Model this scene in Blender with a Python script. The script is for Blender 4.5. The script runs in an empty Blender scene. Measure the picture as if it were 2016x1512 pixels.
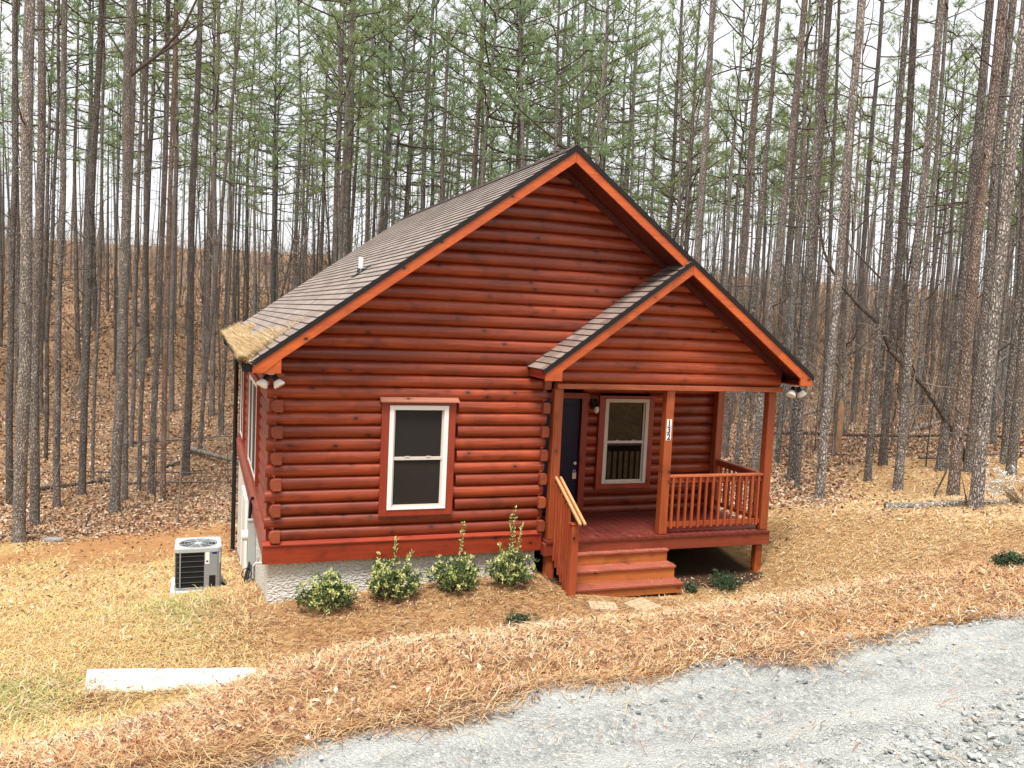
import bpy, math, random
import numpy as np
from mathutils import Vector, Matrix
rnd = random.Random(7)
rng = np.random.default_rng(11)
SC = bpy.context.scene
COL = SC.collection
PI = math.pi

# ------------------------------------------------------------------ helpers
class MB:
    """collects shapes; build() links them as one mesh object"""
    def __init__(s): s.v = []; s.f = []; s.m = []; s.sm = []
    def poly(s, pts, faces, mi=0, smooth=False):
        b = len(s.v); s.v += [tuple(p) for p in pts]
        for f in faces: s.f.append([b + i for i in f]); s.m.append(mi); s.sm.append(smooth)
        return s
    def box(s, x0, x1, y0, y1, z0, z1, mi=0):
        p = [(x0,y0,z0),(x1,y0,z0),(x1,y1,z0),(x0,y1,z0),(x0,y0,z1),(x1,y0,z1),(x1,y1,z1),(x0,y1,z1)]
        return s.poly(p, [(0,3,2,1),(4,5,6,7),(0,1,5,4),(1,2,6,5),(2,3,7,6),(3,0,4,7)], mi)
    def bar(s, a, b, w, h, up=(0,0,1), mi=0):
        a = Vector(a); b = Vector(b); d = (b-a).normalized(); r = d.cross(Vector(up))
        if r.length < 1e-5: r = d.cross(Vector((1,0,0)))
        r.normalize(); u = r.cross(d)
        p = []
        for q in (a, b):
            for i, j in ((-1,-1),(1,-1),(1,1),(-1,1)): p.append(q + r*(i*w/2) + u*(j*h/2))
        return s.poly(p, [(0,3,2,1),(4,5,6,7),(0,1,5,4),(1,2,6,5),(2,3,7,6),(3,0,4,7)], mi)
    def tube(s, pts, rads, n=8, mi=0, cap=True, smooth=True):
        pts = [Vector(p) for p in pts]; N = len(pts); ring = []
        ref = Vector((0.31, 0.95, 0.07))
        for i, p in enumerate(pts):
            d = (pts[min(i+1, N-1)] - pts[max(i-1, 0)]).normalized()
            r = d.cross(ref)
            if r.length < 1e-3: r = d.cross(Vector((1,0,0)))
            r.normalize(); u = r.cross(d)
            R = rads[i] if hasattr(rads, '__len__') else rads
            ring += [p + (r*math.cos(2*PI*k/n) + u*math.sin(2*PI*k/n))*R for k in range(n)]
        F = [(i*n+k, i*n+(k+1) % n, (i+1)*n+(k+1) % n, (i+1)*n+k) for i in range(N-1) for k in range(n)]
        s.poly(ring, F, mi, smooth)
        if cap:
            s.poly(ring[:n], [tuple(range(n))], mi); s.poly(ring[-n:], [tuple(range(n))[::-1]], mi)
        return s
    def prism(s, poly, axis, a, b, mi=0):
        """poly of 2D points (counter axis coords) extruded along axis between a and b"""
        def mk(p, t): return (t, p[0], p[1]) if axis == 'x' else ((p[0], t, p[1]) if axis == 'y' else (p[0], p[1], t))
        n = len(poly); P = [mk(p, a) for p in poly] + [mk(p, b) for p in poly]
        F = [tuple(range(n))[::-1], tuple(range(n, 2*n))] + [(i, (i+1) % n, n+(i+1) % n, n+i) for i in range(n)]
        return s.poly(P, F, mi)
    def build(s, name, mats, parent=None, loc=(0,0,0), bevel=0, fixn=True):
        me = bpy.data.meshes.new(name); me.from_pydata(s.v, [], s.f)
        if not isinstance(mats, (list, tuple)): mats = [mats]
        for m in mats: me.materials.append(m)
        me.polygons.foreach_set('material_index', s.m); me.polygons.foreach_set('use_smooth', s.sm)
        if fixn:
            import bmesh
            bm = bmesh.new(); bm.from_mesh(me); bmesh.ops.recalc_face_normals(bm, faces=bm.faces); bm.to_mesh(me); bm.free()
        me.update()
        o = bpy.data.objects.new(name, me); COL.objects.link(o); o.location = loc
        if parent: o.parent = parent
        if bevel:
            b = o.modifiers.new('bevel', 'BEVEL'); b.width = bevel; b.segments = 1; b.limit_method = 'ANGLE'
        return o

def np_mesh(name, V, F, mats, mi=None, smooth=False, parent=None, loc=(0,0,0)):
    """V (n,3); F (m,k) with one k; fast path"""
    me = bpy.data.meshes.new(name); V = np.asarray(V, np.float32); F = np.asarray(F, np.int32); k = F.shape[1]
    me.vertices.add(len(V)); me.vertices.foreach_set('co', V.ravel())
    me.loops.add(F.size); me.loops.foreach_set('vertex_index', F.ravel())
    me.polygons.add(len(F)); me.polygons.foreach_set('loop_start', np.arange(0, F.size, k, dtype=np.int32))
    for m in (mats if isinstance(mats, (list, tuple)) else [mats]): me.materials.append(m)
    if mi is not None: me.polygons.foreach_set('material_index', np.asarray(mi, np.int32))
    me.polygons.foreach_set('use_smooth', np.full(len(F), smooth))
    me.update(calc_edges=True); me.validate()
    o = bpy.data.objects.new(name, me); COL.objects.link(o); o.location = loc
    if parent: o.parent = parent
    return o

def tag(o, label, cat, group=None, kind=None):
    if label: o['label'] = label
    if cat: o['category'] = cat
    if group: o['group'] = group
    if kind: o['kind'] = kind
    return o
def thing(name, label, cat, loc=(0,0,0), rz=0, group=None):
    o = bpy.data.objects.new(name, None); COL.objects.link(o); o.location = loc; o.rotation_euler = (0,0,rz)
    o.empty_display_size = .2
    return tag(o, label, cat, group)
def copy_tree(root, loc, rz, sc, label=None, group=None):
    r = root.copy(); COL.objects.link(r); r.location = loc; r.rotation_euler = (0,0,rz); r.scale = (sc,sc,sc)
    if label: r['label'] = label
    if group: r['group'] = group
    for ch in list(root.children):
        c = ch.copy(); COL.objects.link(c); c.parent = r
        for g in ch.children:
            d = g.copy(); COL.objects.link(d); d.parent = c
    return r

# ------------------------------------------------------------------ materials
class NT:
    def __init__(s, name):
        s.m = bpy.data.materials.new(name); s.m.use_nodes = True; s.t = s.m.node_tree; s.n = s.t.nodes; s.l = s.t.links
        s.b = s.n['Principled BSDF']; s.b.inputs['Specular IOR Level'].default_value = .3
    def new(s, typ, **kw):
        n = s.n.new(typ)
        for k, v in kw.items():
            if k.startswith('i_'):
                key = k[2:]; key = int(key) if key.isdigit() else key.replace('_', ' ')
                s.set(n.inputs[key], v)
            else: setattr(n, k, v)
        return n
    def set(s, inp, v):
        if isinstance(v, bpy.types.NodeSocket): s.l.new(v, inp)
        elif isinstance(v, bpy.types.Node): s.l.new(v.outputs[0], inp)
        else: inp.default_value = v if not (isinstance(v, tuple) and len(v) == 3 and inp.type == 'RGBA') else (*v, 1)
    def math(s, op, a, b=0.0, c=None, clamp=False):
        n = s.n.new('ShaderNodeMath'); n.operation = op; n.use_clamp = clamp
        s.set(n.inputs[0], a); s.set(n.inputs[1], b)
        if c is not None: s.set(n.inputs[2], c)
        return n.outputs[0]
    def coord(s, scale=(1,1,1), off=None, out='Object'):
        tc = s.n.new('ShaderNodeTexCoord'); mp = s.n.new('ShaderNodeMapping'); mp.inputs['Scale'].default_value = scale
        s.l.new(tc.outputs[out], mp.inputs[0])
        if off is not None: s.set(mp.inputs['Location'], off)
        return mp.outputs[0]
    def noise(s, vec, scale, detail=3, rough=.55, dist=0):
        n = s.n.new('ShaderNodeTexNoise'); s.set(n.inputs['Vector'], vec)
        n.inputs['Scale'].default_value = scale; n.inputs['Detail'].default_value = detail
        n.inputs['Roughness'].default_value = rough; n.inputs['Distortion'].default_value = dist
        return n.outputs['Fac']
    def vor(s, vec, scale, feature='F1', out='Distance', rand=1):
        n = s.n.new('ShaderNodeTexVoronoi'); s.set(n.inputs['Vector'], vec); n.feature = feature
        n.inputs['Scale'].default_value = scale; n.inputs['Randomness'].default_value = rand
        return n.outputs[out]
    def ramp(s, fac, stops, interp='LINEAR'):
        n = s.n.new('ShaderNodeValToRGB'); n.color_ramp.interpolation = interp; s.set(n.inputs[0], fac)
        e = n.color_ramp.elements
        while len(e) < len(stops): e.new(.5)
        for el, (p, c) in zip(e, stops): el.position = p; el.color = (*c, 1) if len(c) == 3 else c
        return n.outputs[0]
    def mix(s, fac, a, b, mode='MIX'):
        n = s.n.new('ShaderNodeMix'); n.data_type = 'RGBA'; n.blend_type = mode
        s.set(n.inputs[0], fac); s.set(n.inputs[6], a); s.set(n.inputs[7], b)
        return n.outputs[2]
    def step(s, v, lo, hi):
        n = s.n.new('ShaderNodeMapRange'); n.interpolation_type = 'SMOOTHSTEP'; s.set(n.inputs[0], v)
        n.inputs[1].default_value = lo; n.inputs[2].default_value = hi; return n.outputs[0]
    def bump(s, h, strength=.5, dist=.01):
        n = s.n.new('ShaderNodeBump'); s.set(n.inputs['Height'], h); n.inputs['Strength'].default_value = strength
        n.inputs['Distance'].default_value = dist; s.l.new(n.outputs[0], s.b.inputs['Normal'])
    def col(s, c): s.set(s.b.inputs['Base Color'], c)
    def rough(s, r): s.set(s.b.inputs['Roughness'], r)
    def spec(s, v): s.b.inputs['Specular IOR Level'].default_value = v

def plain(name, c, rough=.6, var=.12, scale=12, metal=0, spec=.3):
    t = NT(name); v = t.noise(t.coord(), scale, 4)
    t.col(t.mix(v, tuple(x*(1-var*2) for x in c), tuple(min(1, x*(1+var*1.2)) for x in c))); t.rough(rough)
    t.b.inputs['Metallic'].default_value = metal; t.spec(spec); return t.m

def wood(name, axis, light, dark, knots=.6, rough=.42, course=None, seed=0, grain=1.0, spec=.55):
    """stained timber, grain along axis; course=(z0,h) makes each log differ"""
    t = NT(name); tc = t.new('ShaderNodeTexCoord'); sep = t.new('ShaderNodeSeparateXYZ'); t.l.new(tc.outputs['Object'], sep.inputs[0])
    if course:
        idx = t.math('FLOOR', t.math('DIVIDE', t.math('SUBTRACT', sep.outputs[2], course[0]), course[1]))
        wn = t.new('ShaderNodeTexWhiteNoise', noise_dimensions='1D'); t.l.new(t.math('ADD', idx, seed+.37), wn.inputs['W'])
        rv = wn.outputs['Value']
    else: rv = t.new('ShaderNodeObjectInfo').outputs['Random']
    cmb = t.new('ShaderNodeCombineXYZ'); sh = t.math('MULTIPLY', rv, 37.0)
    ax = 'xyz'.index(axis)
    for i in range(3): t.set(cmb.inputs[i], t.math('ADD', sep.outputs[i], sh) if i == ax else sep.outputs[i])
    v = cmb.outputs[0]
    mp = t.new('ShaderNodeMapping'); t.l.new(v, mp.inputs[0]); sc = [34., 34., 34.]; sc[ax] = 1.5; mp.inputs['Scale'].default_value = sc
    g = t.noise(mp.outputs[0], 1.0, 5, .6, .8)
    mp2 = t.new('ShaderNodeMapping'); t.l.new(v, mp2.inputs[0]); sc2 = [5., 5., 5.]; sc2[ax] = .9; mp2.inputs['Scale'].default_value = sc2
    blot = t.noise(mp2.outputs[0], 1.0, 3)
    base = t.mix(t.step(t.math('ADD', t.math('MULTIPLY', g, .6*grain), t.math('MULTIPLY', blot, .5)), .30, .80), dark, light)
    base = t.mix(t.math('MULTIPLY', t.step(rv, .2, 1.0), .6), base, tuple(x*.75 for x in dark))
    # knots
    mp3 = t.new('ShaderNodeMapping'); t.l.new(v, mp3.inputs[0]); sc3 = [6.5, 6.5, 6.5]; sc3[ax] = 4.2
    mp3.inputs['Scale'].default_value = sc3
    n = t.new('ShaderNodeTexVoronoi'); t.l.new(mp3.outputs[0], n.inputs['Vector']); n.inputs['Scale'].default_value = 1
    sepc = t.new('ShaderNodeSeparateColor'); t.l.new(n.outputs['Color'], sepc.inputs[0])
    k = t.math('MULTIPLY', t.step(n.outputs['Distance'], .15, .08), t.step(sepc.outputs[0], 1-knots-.02, 1-knots+.02))
    halo = t.math('MULTIPLY', t.step(n.outputs['Distance'], .45, .10), t.math('MULTIPLY', t.step(sepc.outputs[0], 1-knots-.02, 1-knots+.02), .45))
    base = t.mix(halo, base, tuple(x*.5 for x in dark)); pp = t.noise(v, 2.1, 4, .6, 1.0); base = t.mix(t.math('MULTIPLY', t.step(pp, .52, .72), .45), base, tuple(x*.45 for x in dark)); mp4 = t.new('ShaderNodeMapping'); t.l.new(v, mp4.inputs[0]); sc4 = [75., 75., 75.]; sc4[ax] = .8; mp4.inputs['Scale'].default_value = sc4; ck = t.noise(mp4.outputs[0], 1.0, 2, .5, .4); base = t.mix(t.math('MULTIPLY', t.step(ck, .64, .72), .55), base, tuple(x*.3 for x in dark)); base = t.mix(k, base, (.028, .008, .005))
    t.col(base); t.rough(rough); t.spec(spec)
    t.bump(t.math('ADD', g, t.math('MULTIPLY', blot, .4)), .22, .004)
    return t.m

# ---- terrain: thin-plate surface through surveyed heights, plus the road bank
CP=[(0,0,-.56),(3.8,0,-.38),(7.6,-.2,-.53),(5,-.8,-.575),(2,-1.5,-.55),(-1.2,-1.5,-.76),(5,-2.5,-.5),(0,5,-1.6),(0,10,-2.5),(-.8,2.6,-1.16),
(8,1.4,-.35),(8.5,5,-.5),(9,10,-1.0),(7.7,1.4,-.36),(10,-1,.1),(12,2,-.1),(14,6,-.25),(16,10,-.6),(10,14,-1.5),(20,16,-.9),(9.5,-3,.55),(14,-2,.6),(20,2,.6),(26,8,.3),
(-3,0,-.98),(-6,0,-1.1),(-3,4,-1.6),(-7,4,-1.8),(-9,9,-2.4),(-4,9,-2.5),(-12,3,-1.6),(-4,-3,-.6),(-8,-4,-.4),(-15,-3,-.8),
(3,16,-3.0),(-2,15,-3.0),(0,23,-3.4),(-10,18,-3.0),(-20,15,-2.6),(12,26,-2.6),(26,25,-1.4),(40,18,0),
(0,40,-1.5),(-20,40,-.3),(22,45,-.3),(50,40,1.5),(-40,30,.5),(0,60,1.8),(-30,60,3.2),(35,65,3.2),(0,90,5.8),(-45,90,8.5),(50,90,8.3),(0,130,9),(-60,130,11),(80,130,13),(-70,60,5),(90,70,5),(-60,10,1),(60,5,2)]
_P=np.array(CP,float)
def _U(r2): return np.where(r2>1e-9,.5*r2*np.log(np.maximum(r2,1e-9)),0)
_n=len(_P)
_d=((_P[:,None,:2]-_P[None,:,:2])/20)
_K=_U((_d**2).sum(-1))+np.eye(_n)*.0004
_A=np.zeros((_n+3,_n+3));_A[:_n,:_n]=_K;_A[:_n,_n]=1;_A[:_n,_n+1:]=_P[:,:2]/20;_A[_n:,:_n]=_A[:_n,_n:].T
_W=np.linalg.solve(_A,np.r_[_P[:,2],0,0,0])
RZ=1.72
def road_edge(x): return -8.03+.112*x+.03*np.sin(x*1.7)+.02*np.sin(x*4.1+1)
def terrain(x,y):
    x=np.asarray(x,float);y=np.asarray(y,float); s=x.shape
    X=x.ravel();Y=y.ravel(); out=np.empty(X.shape)
    for i in range(0,len(X),20000):
        a=X[i:i+20000];b=Y[i:i+20000]
        r2=((a[:,None]-_P[None,:,0])/20)**2+((b[:,None]-_P[None,:,1])/20)**2
        out[i:i+20000]=_U(r2)@_W[:_n]+_W[_n]+_W[_n+1]*a/20+_W[_n+2]*b/20
    low=out
    low=np.where(Y<-3.5,low*0+np.minimum(low,1.2),low)
    sd=(Y-road_edge(X))/1.0066
    t=np.clip((X+1.6)/1.6,0,1); t=t*t*(3-2*t)
    q=np.clip((X-5.2)/4.5,0,1); q=q*q*(3-2*q)
    s1=.26*(1-q)+.19*q; s2=.54*(1-q)+.2*q
    berm=np.where(sd<1.9,RZ-s1*sd,RZ-1.9*s1-s2*(sd-1.9))
    # round crest
    berm=berm-.03*np.exp(-((sd-1.9)/.3)**2)
    plain=RZ-.45*sd
    bank=berm*t+plain*(1-t)
    bank=np.where(sd<0,RZ,bank)
    k=.18
    h=np.clip(.5+.5*(bank-low)/k,0,1)
    z=low*(1-h)+bank*h+k*h*(1-h)
    z=np.where(sd<0,RZ-.02-.07*np.clip(-sd/.15,0,1),z)
    tt=np.clip((X+1.95)/1.9,0,1); dl=Y-(-2.02-.58*tt)
    z=z+.10*np.exp(-(dl/.2)**2)*np.clip((X+2.3)/.3,0,1)*np.clip((.5-X)/.5,0,1)+.10*np.exp(-((X+.05)/.18)**2-((Y+2.1)/.4)**2)
    # small undulation
    amp=np.clip((np.hypot(X-3,Y-3)-9)/30,0,1)*.25+.02*(sd>.3)
    z=z+amp*(np.sin(X*.61+1.3*np.sin(Y*.37))*np.cos(Y*.53+.8*np.sin(X*.29)))+.015*np.sin(X*2.3+Y*1.1)*np.sin(Y*2.9-X*.7)*(sd>.2)
    return z.reshape(s)

# ------------------------------------------------------------------ log cabin
H0, HC = .27, .1712                     # top of the sill ledge, height of one log course
LL, LD = (.44, .078, .024), (.15, .021, .009)
M_log = wood('stained_log', 'x', LL, LD, .55, .32, (H0, HC))
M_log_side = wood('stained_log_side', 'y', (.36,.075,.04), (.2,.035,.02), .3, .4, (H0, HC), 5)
M_log_gable = wood('stained_log_gable', 'x', (.48, .088, .025), (.20, .028, .011), .5, .36, (.2, HC), 9)
M_end = wood('log_end_grain', 'x', (.36,.085,.03), (.24,.045,.02), .2, .5)
M_fascia = wood('fascia_stain', 'x', (.60, .125, .018), (.38, .062, .011), .5, .45)
M_trim = wood('trim_stain', 'z', (.36, .05, .02), (.24, .028, .012), .3, .42)
M_skirt = wood('skirt_stain', 'x', (.33, .045, .018), (.2, .023, .010), .7, .36)
M_rim = wood('rim_stain', 'x', (.27, .055, .026), (.16, .026, .013), .4, .4)
M_post = wood('post_stain', 'z', (.42, .10, .028), (.25, .048, .015), .4, .4)
M_rail = wood('rail_stain', 'z', (.44, .095, .03), (.27, .045, .016), .2, .42)
M_railx = wood('rail_top_stain', 'x', (.46, .13, .05), (.3, .06, .022), .2, .38)
M_hand = wood('worn_handrail', 'y', (.60, .36, .17), (.48, .24, .09), .2, .4)
M_tread = wood('tread_stain', 'x', (.40, .115, .075), (.25, .06, .038), .15, .42, spec=.5)
M_riser = wood('riser_stain', 'x', (.54, .19, .05), (.36, .095, .022), .3, .45)
M_deck = wood('deck_stain', 'y', (.24, .045, .03), (.13, .022, .016), .1, .42, spec=.5)
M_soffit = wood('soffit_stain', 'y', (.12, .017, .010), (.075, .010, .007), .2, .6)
M_white = plain('white_vinyl', (.82, .82, .8), .35, .03)
M_beige = plain('pale_vinyl', (.62, .56, .5), .4, .04)
M_black = plain('black_metal', (.012, .012, .013), .4, .1)
M_blue = plain('navy_door_paint', (.004, .007, .035), .35, .1)
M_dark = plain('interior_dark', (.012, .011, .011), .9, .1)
M_steel = plain('brushed_steel', (.62, .62, .6), .3, .05, metal=.6)
M_greybox = plain('grey_enamel', (.40, .42, .41), .45, .05)
M_glow = plain('frosted_glass', (.75, .73, .7), .3, .03)
def m_screen():
    t = NT('insect_screen'); w = t.noise(t.coord((1, 1, 1)), 260, 2); b = t.noise(t.coord(), 3, 2)
    t.col(t.mix(w, (.012, .011, .011), t.mix(b, (.024, .022, .0215), (.042, .039, .038)))); t.rough(.35); t.spec(.25); return t.m
def m_glass():
    t = NT('window_glass'); t.col((.006, .007, .006)); t.rough(.03); t.spec(.5); return t.m
M_screen = m_screen(); M_glass = m_glass()
def m_stucco():
    t = NT('rough_stucco'); c = t.coord(); n = t.noise(c, 26, 4, .6, .6); v = t.vor(t.coord((1, 1, 1.7)), 24)
    big = t.noise(c, 1.6, 3)
    t.col(t.mix(big, (.60, .585, .54), (.74, .725, .68))); t.rough(.85)
    t.bump(t.math('ADD', n, t.math('MULTIPLY', v, .8)), 1.0, .03); return t.m
M_stucco = m_stucco()
def m_shingle():
    t = NT('asphalt_shingle'); tc = t.new('ShaderNodeTexCoord'); sep = t.new('ShaderNodeSeparateXYZ'); t.l.new(tc.outputs['UV'], sep.inputs[0])
    u, v = sep.outputs[0], sep.outputs[1]; row = t.math('FLOOR', t.math('ADD', v, .001))
    wr = t.new('ShaderNodeTexWhiteNoise', noise_dimensions='1D'); t.l.new(row, wr.inputs['W'])
    tab = t.math('FLOOR', t.math('ADD', t.math('DIVIDE', u, .21), t.math('MULTIPLY', wr.outputs['Value'], 9)))
    cb = t.new('ShaderNodeCombineXYZ'); t.l.new(tab, cb.inputs[0]); t.l.new(row, cb.inputs[1])
    wt = t.new('ShaderNodeTexWhiteNoise', noise_dimensions='2D'); t.l.new(cb.outputs[0], wt.inputs['Vector'])
    c = t.ramp(wt.outputs['Value'], [(0, (.18, .13, .107)), (.35, (.26, .2, .168)), (.6, (.335, .268, .236)), (.85, (.29, .21, .176)), (1, (.38, .31, .28))])
    gr = t.noise(t.coord(), 240, 2, .7); c = t.mix(t.math('MULTIPLY', gr, .4), c, (.09, .07, .06))
    stn = t.noise(t.coord((.5, .5, 1.4)), 1.3, 4); c = t.mix(t.math('MULTIPLY', t.step(stn, .5, .75), .6), c, (.11, .086, .074))
    fr = t.math('FRACT', t.math('ADD', v, .001)); c = t.mix(t.step(fr, .1, .03), c, (.02, .016, .014))
    t.col(c); t.rough(.5); t.spec(.9); t.bump(gr, .25, .003); return t.m
M_shingle = m_shingle()

# profile of a half log, fractions of course height -> depth behind the front
PROF = [(k/10, .064*(1-math.sqrt(max(0, 1-abs(2*k/10-1)**2.2)))) for k in range(11)]
def log_rows(mb, axis, face, sgn, i0, i1, lo, hi, skip=None, z0=H0, capx=True, mi=0, offs=None):
    """courses i0..i1; lo(z), hi(z) give the ends; skip=(a,b,zb,zt) leaves an opening; sgn=-1 faces negative"""
    for i in range(i0, i1):
        za = z0 + i*HC
        segs = [(lo, hi)]
        if skip:
            out = []
            for (a, b, zb, zt) in skip:
                if za + HC > zb + .02 and za < zt - .02: out.append((a, b))
            cur = lo
            for a, b in sorted(out):
                segs = segs[:-1] + [(cur, (lambda z, a=a: a)), ((lambda z, b=b: b), hi)]; cur = (lambda z, b=b: b)
        for L, R in segs:
            pts = []; ok = []
            for f, d in PROF:
                z = za + f*HC; y = face - sgn*d
                l = L(z) + (offs(i) if offs else 0); r = R(z); ok.append(r - l > .02)
                if r - l <= .02: l = r = (l + r)/2
                pts += [(l, y, z), (r, y, z)] if axis == 'x' else [(y, l, z), (y, r, z)]
            if not any(ok): continue
            n = len(PROF)
            mb.poly(pts, [(2*k, 2*k+1, 2*k+3, 2*k+2) for k in range(n-1)], mi, True)
            if capx:
                mb.poly(pts, [tuple(2*k for k in range(n)), tuple(2*k+1 for k in range(n))[::-1]], mi)

MS = .7294; ZE = 2.66; XL = -.25; XR = 7.95; XC = 3.85; PXL = 3.55; PXC = 5.75
YF = -.585; YB = 9.9; W = 7.7; WR = 3.845; YR = 1.41; ZCEIL = 2.44
roof = lambda x: ZE + MS*(min(x, 2*XC - x) - XL)
proof = lambda x: ZE + MS*(min(x, 2*PXC - x) - PXL)
und = .185
cabin = thing('log_cabin', 'red stained log cabin with brown shingled gable roof and small front porch', 'cabin', (0,0,0))
def part(mb, name, mat, parent=None, **k): return mb.build(name, mat, parent or cabin, **k)
C_ = lambda v: (lambda z: v)
lefts = lambda z: max(0.0, (z + und - .02 - ZE)/MS + XL)
rights = lambda z: min(W, 2*XC - XL - (z + und - .02 - ZE)/MS)
WX0, WX1, WZB, WZT = 1.553, 2.378, .660, 2.093        # front window
PX0, PX1, PZB, PZT = 5.445, 6.267, .647, 2.078        # porch window

# front wall
mb = MB()
log_rows(mb, 'x', -.012, -1, 0, 13, C_(-.03), C_(WR), [(WX0-.05, WX1+.05, WZB-.04, WZT+.03)], offs=lambda i: .0 if i % 2 == 1 else .10)
log_rows(mb, 'x', -.012, -1, 13, 31, lambda z: max(-.0, lefts(z)), rights)
mb.poly([(0,.07,.0),(WX0-.05,.07,0),(WX0-.05,.07,2.6),(0,.07,2.6)], [(0,1,2,3)]); mb.poly([(WX1+.05,.07,0),(WR,.07,0),(WR,.07,2.6),(WX1+.05,.07,2.6)], [(0,1,2,3)])
mb.poly([(WX0-.05,.07,0),(WX1+.05,.07,0),(WX1+.05,.07,WZB-.04),(WX0-.05,.07,WZB-.04)], [(0,1,2,3)]); mb.poly([(WX0-.05,.07,WZT+.03),(WX1+.05,.07,WZT+.03),(WX1+.05,.07,2.6),(WX0-.05,.07,2.6)], [(0,1,2,3)])
mb.poly([(.0,.07,2.6),(7.7,.07,2.6),(3.85,.07,5.45)], [(0,1,2)])
part(mb, 'front_log_wall', M_log, fixn=False)
# left side wall
mb = MB()
SW = [(2.45, 4.45, .60, 2.12), (6.85, 7.75, .60, 2.12)]
log_rows(mb, 'y', .03, -1, 0, 14, C_(.0), C_(9.3), [(a+.0, b-.0, zb, zt) for a, b, zb, zt in SW])
mb.poly([(.1,0,0),(.1,2.45,0),(.1,2.45,2.6),(.1,0,2.6)], [(0,1,2,3)]); mb.poly([(.1,4.45,0),(.1,6.85,0),(.1,6.85,2.6),(.1,4.45,2.6)], [(0,1,2,3)]); mb.poly([(.1,7.75,0),(.1,9.3,0),(.1,9.3,2.6),(.1,7.75,2.6)], [(0,1,2,3)])
mb.poly([(.1,0,0),(.1,9.3,0),(.1,9.3,.6),(.1,0,.6)], [(0,1,2,3)])
part(mb, 'side_log_wall', M_log_side, fixn=False)
# recess walls, right wall, back wall
mb = MB()
log_rows(mb, 'x', YR, -1, -1, 13, C_(WR), C_(7.62), [(4.1, 5.06, .1, 2.2), (PX0-.05, PX1+.05, PZB-.04, PZT+.03)])
mb.poly([(WR,YR+.08,0),(4.1,YR+.08,0),(4.1,YR+.08,2.6),(WR,YR+.08,2.6)], [(0,1,2,3)]); mb.poly([(5.06,YR+.08,0),(PX0-.05,YR+.08,0),(PX0-.05,YR+.08,2.6),(5.06,YR+.08,2.6)], [(0,1,2,3)]); mb.poly([(PX1+.05,YR+.08,0),(7.66,YR+.08,0),(7.66,YR+.08,2.6),(PX1+.05,YR+.08,2.6)], [(0,1,2,3)])
part(mb, 'porch_log_wall', M_log, fixn=False)
mb = MB()
log_rows(mb, 'y', WR-.003, 1, 0, 13, C_(.0), C_(YR)); log_rows(mb, 'y', 7.66, 1, 0, 14, C_(YR+.0), C_(9.3))
mb.poly([(WR-.08,.08,0),(WR-.08,YR,0),(WR-.08,YR,2.6),(WR-.08,.08,2.6)], [(0,1,2,3)]); mb.poly([(7.58,YR+.08,0),(7.58,9.3,0),(7.58,9.3,2.6),(7.58,YR+.08,2.6)], [(0,1,2,3)])
part(mb, 'right_log_wall', M_log_side, fixn=False)
mb = MB(); log_rows(mb, 'x', 9.3, 1, 0, 31, lambda z: max(.03, lefts(z)), rights); mb.poly([(.03,9.22,0),(7.66,9.22,0),(7.66,9.22,2.6),(3.85,9.22,5.4),(.03,9.22,2.6)], [(0,1,2,3,4)])
part(mb, 'rear_log_wall', M_log, fixn=False)
# porch gable wall
mb = MB()
pl = lambda z: max(3.93, (z + und - .02 - ZE)/MS + PXL); pr_ = lambda z: min(7.72, 2*PXC - PXL - (z + und - .02 - ZE)/MS)
log_rows(mb, 'x', -.165, -1, 0, 11, pl, pr_, z0=2.445)
mb.poly([(3.93,-.09,2.44),(7.72,-.09,2.44),(7.72,-.09,2.5),(5.75,-.09,4.1),(3.93,-.09,2.75)], [(0,1,2,3,4)])
part(mb, 'porch_gable_wall', M_log_gable, fixn=False)
# corner log ends
for side in (0, 1):
    for k in range(7):
        i = 2*k; za = H0 + i*HC + .006; zb = za + HC - .012
        if side == 0: a, b = .035, .17; prof = [(b, za), (b, zb), (a+.035, zb), (a+.008, zb-.025), (a, (za+zb)/2), (a+.008, za+.025), (a+.035, za)]
        else: a, b = WR-.075, WR+.035; prof = [(a, za), (b-.025, za), (b-.006, za+.022), (b, (za+zb)/2), (b-.006, zb-.022), (b-.025, zb), (a, zb)]
        o = part(MB().prism(prof, 'y', -.07, .05), 'log_end', M_end, bevel=.004)
# skirt boards with sloping ledge
mb = MB().prism([(-.045,0),(-.045,.235),(-.06,.235),(-.06,.25),(.0,.285),(.06,.285),(.06,0)], 'x', -.045, WR-.005)
part(mb, 'skirt_board', M_skirt)
mb = MB().prism([(-.025,0),(-.025,.235),(-.04,.235),(-.04,.25),(.03,.285),(.09,.285),(.09,0)], 'y', .062, 9.3)
part(mb, 'skirt_board', M_log_side)
# foundation
mb = MB().box(.035, 3.78, .05, .25, -1.6, .0).box(.035, .25, .25, 9.25, -3.4, .0).box(3.58, 3.78, .25, 1.6, -1.6, 0).box(3.78, 7.45, 1.46, 1.66, -1.6, .0).box(7.25, 7.45, 1.66, 9.25, -3.4, 0).box(.25, 7.25, 9.05, 9.25, -3.6, 0)
part(mb, 'foundation', M_stucco)
# dark shell inside so that openings read as rooms
part(MB().box(.3, 3.5, .35, 9.0, .02, 2.5), 'interior', M_dark)

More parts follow.
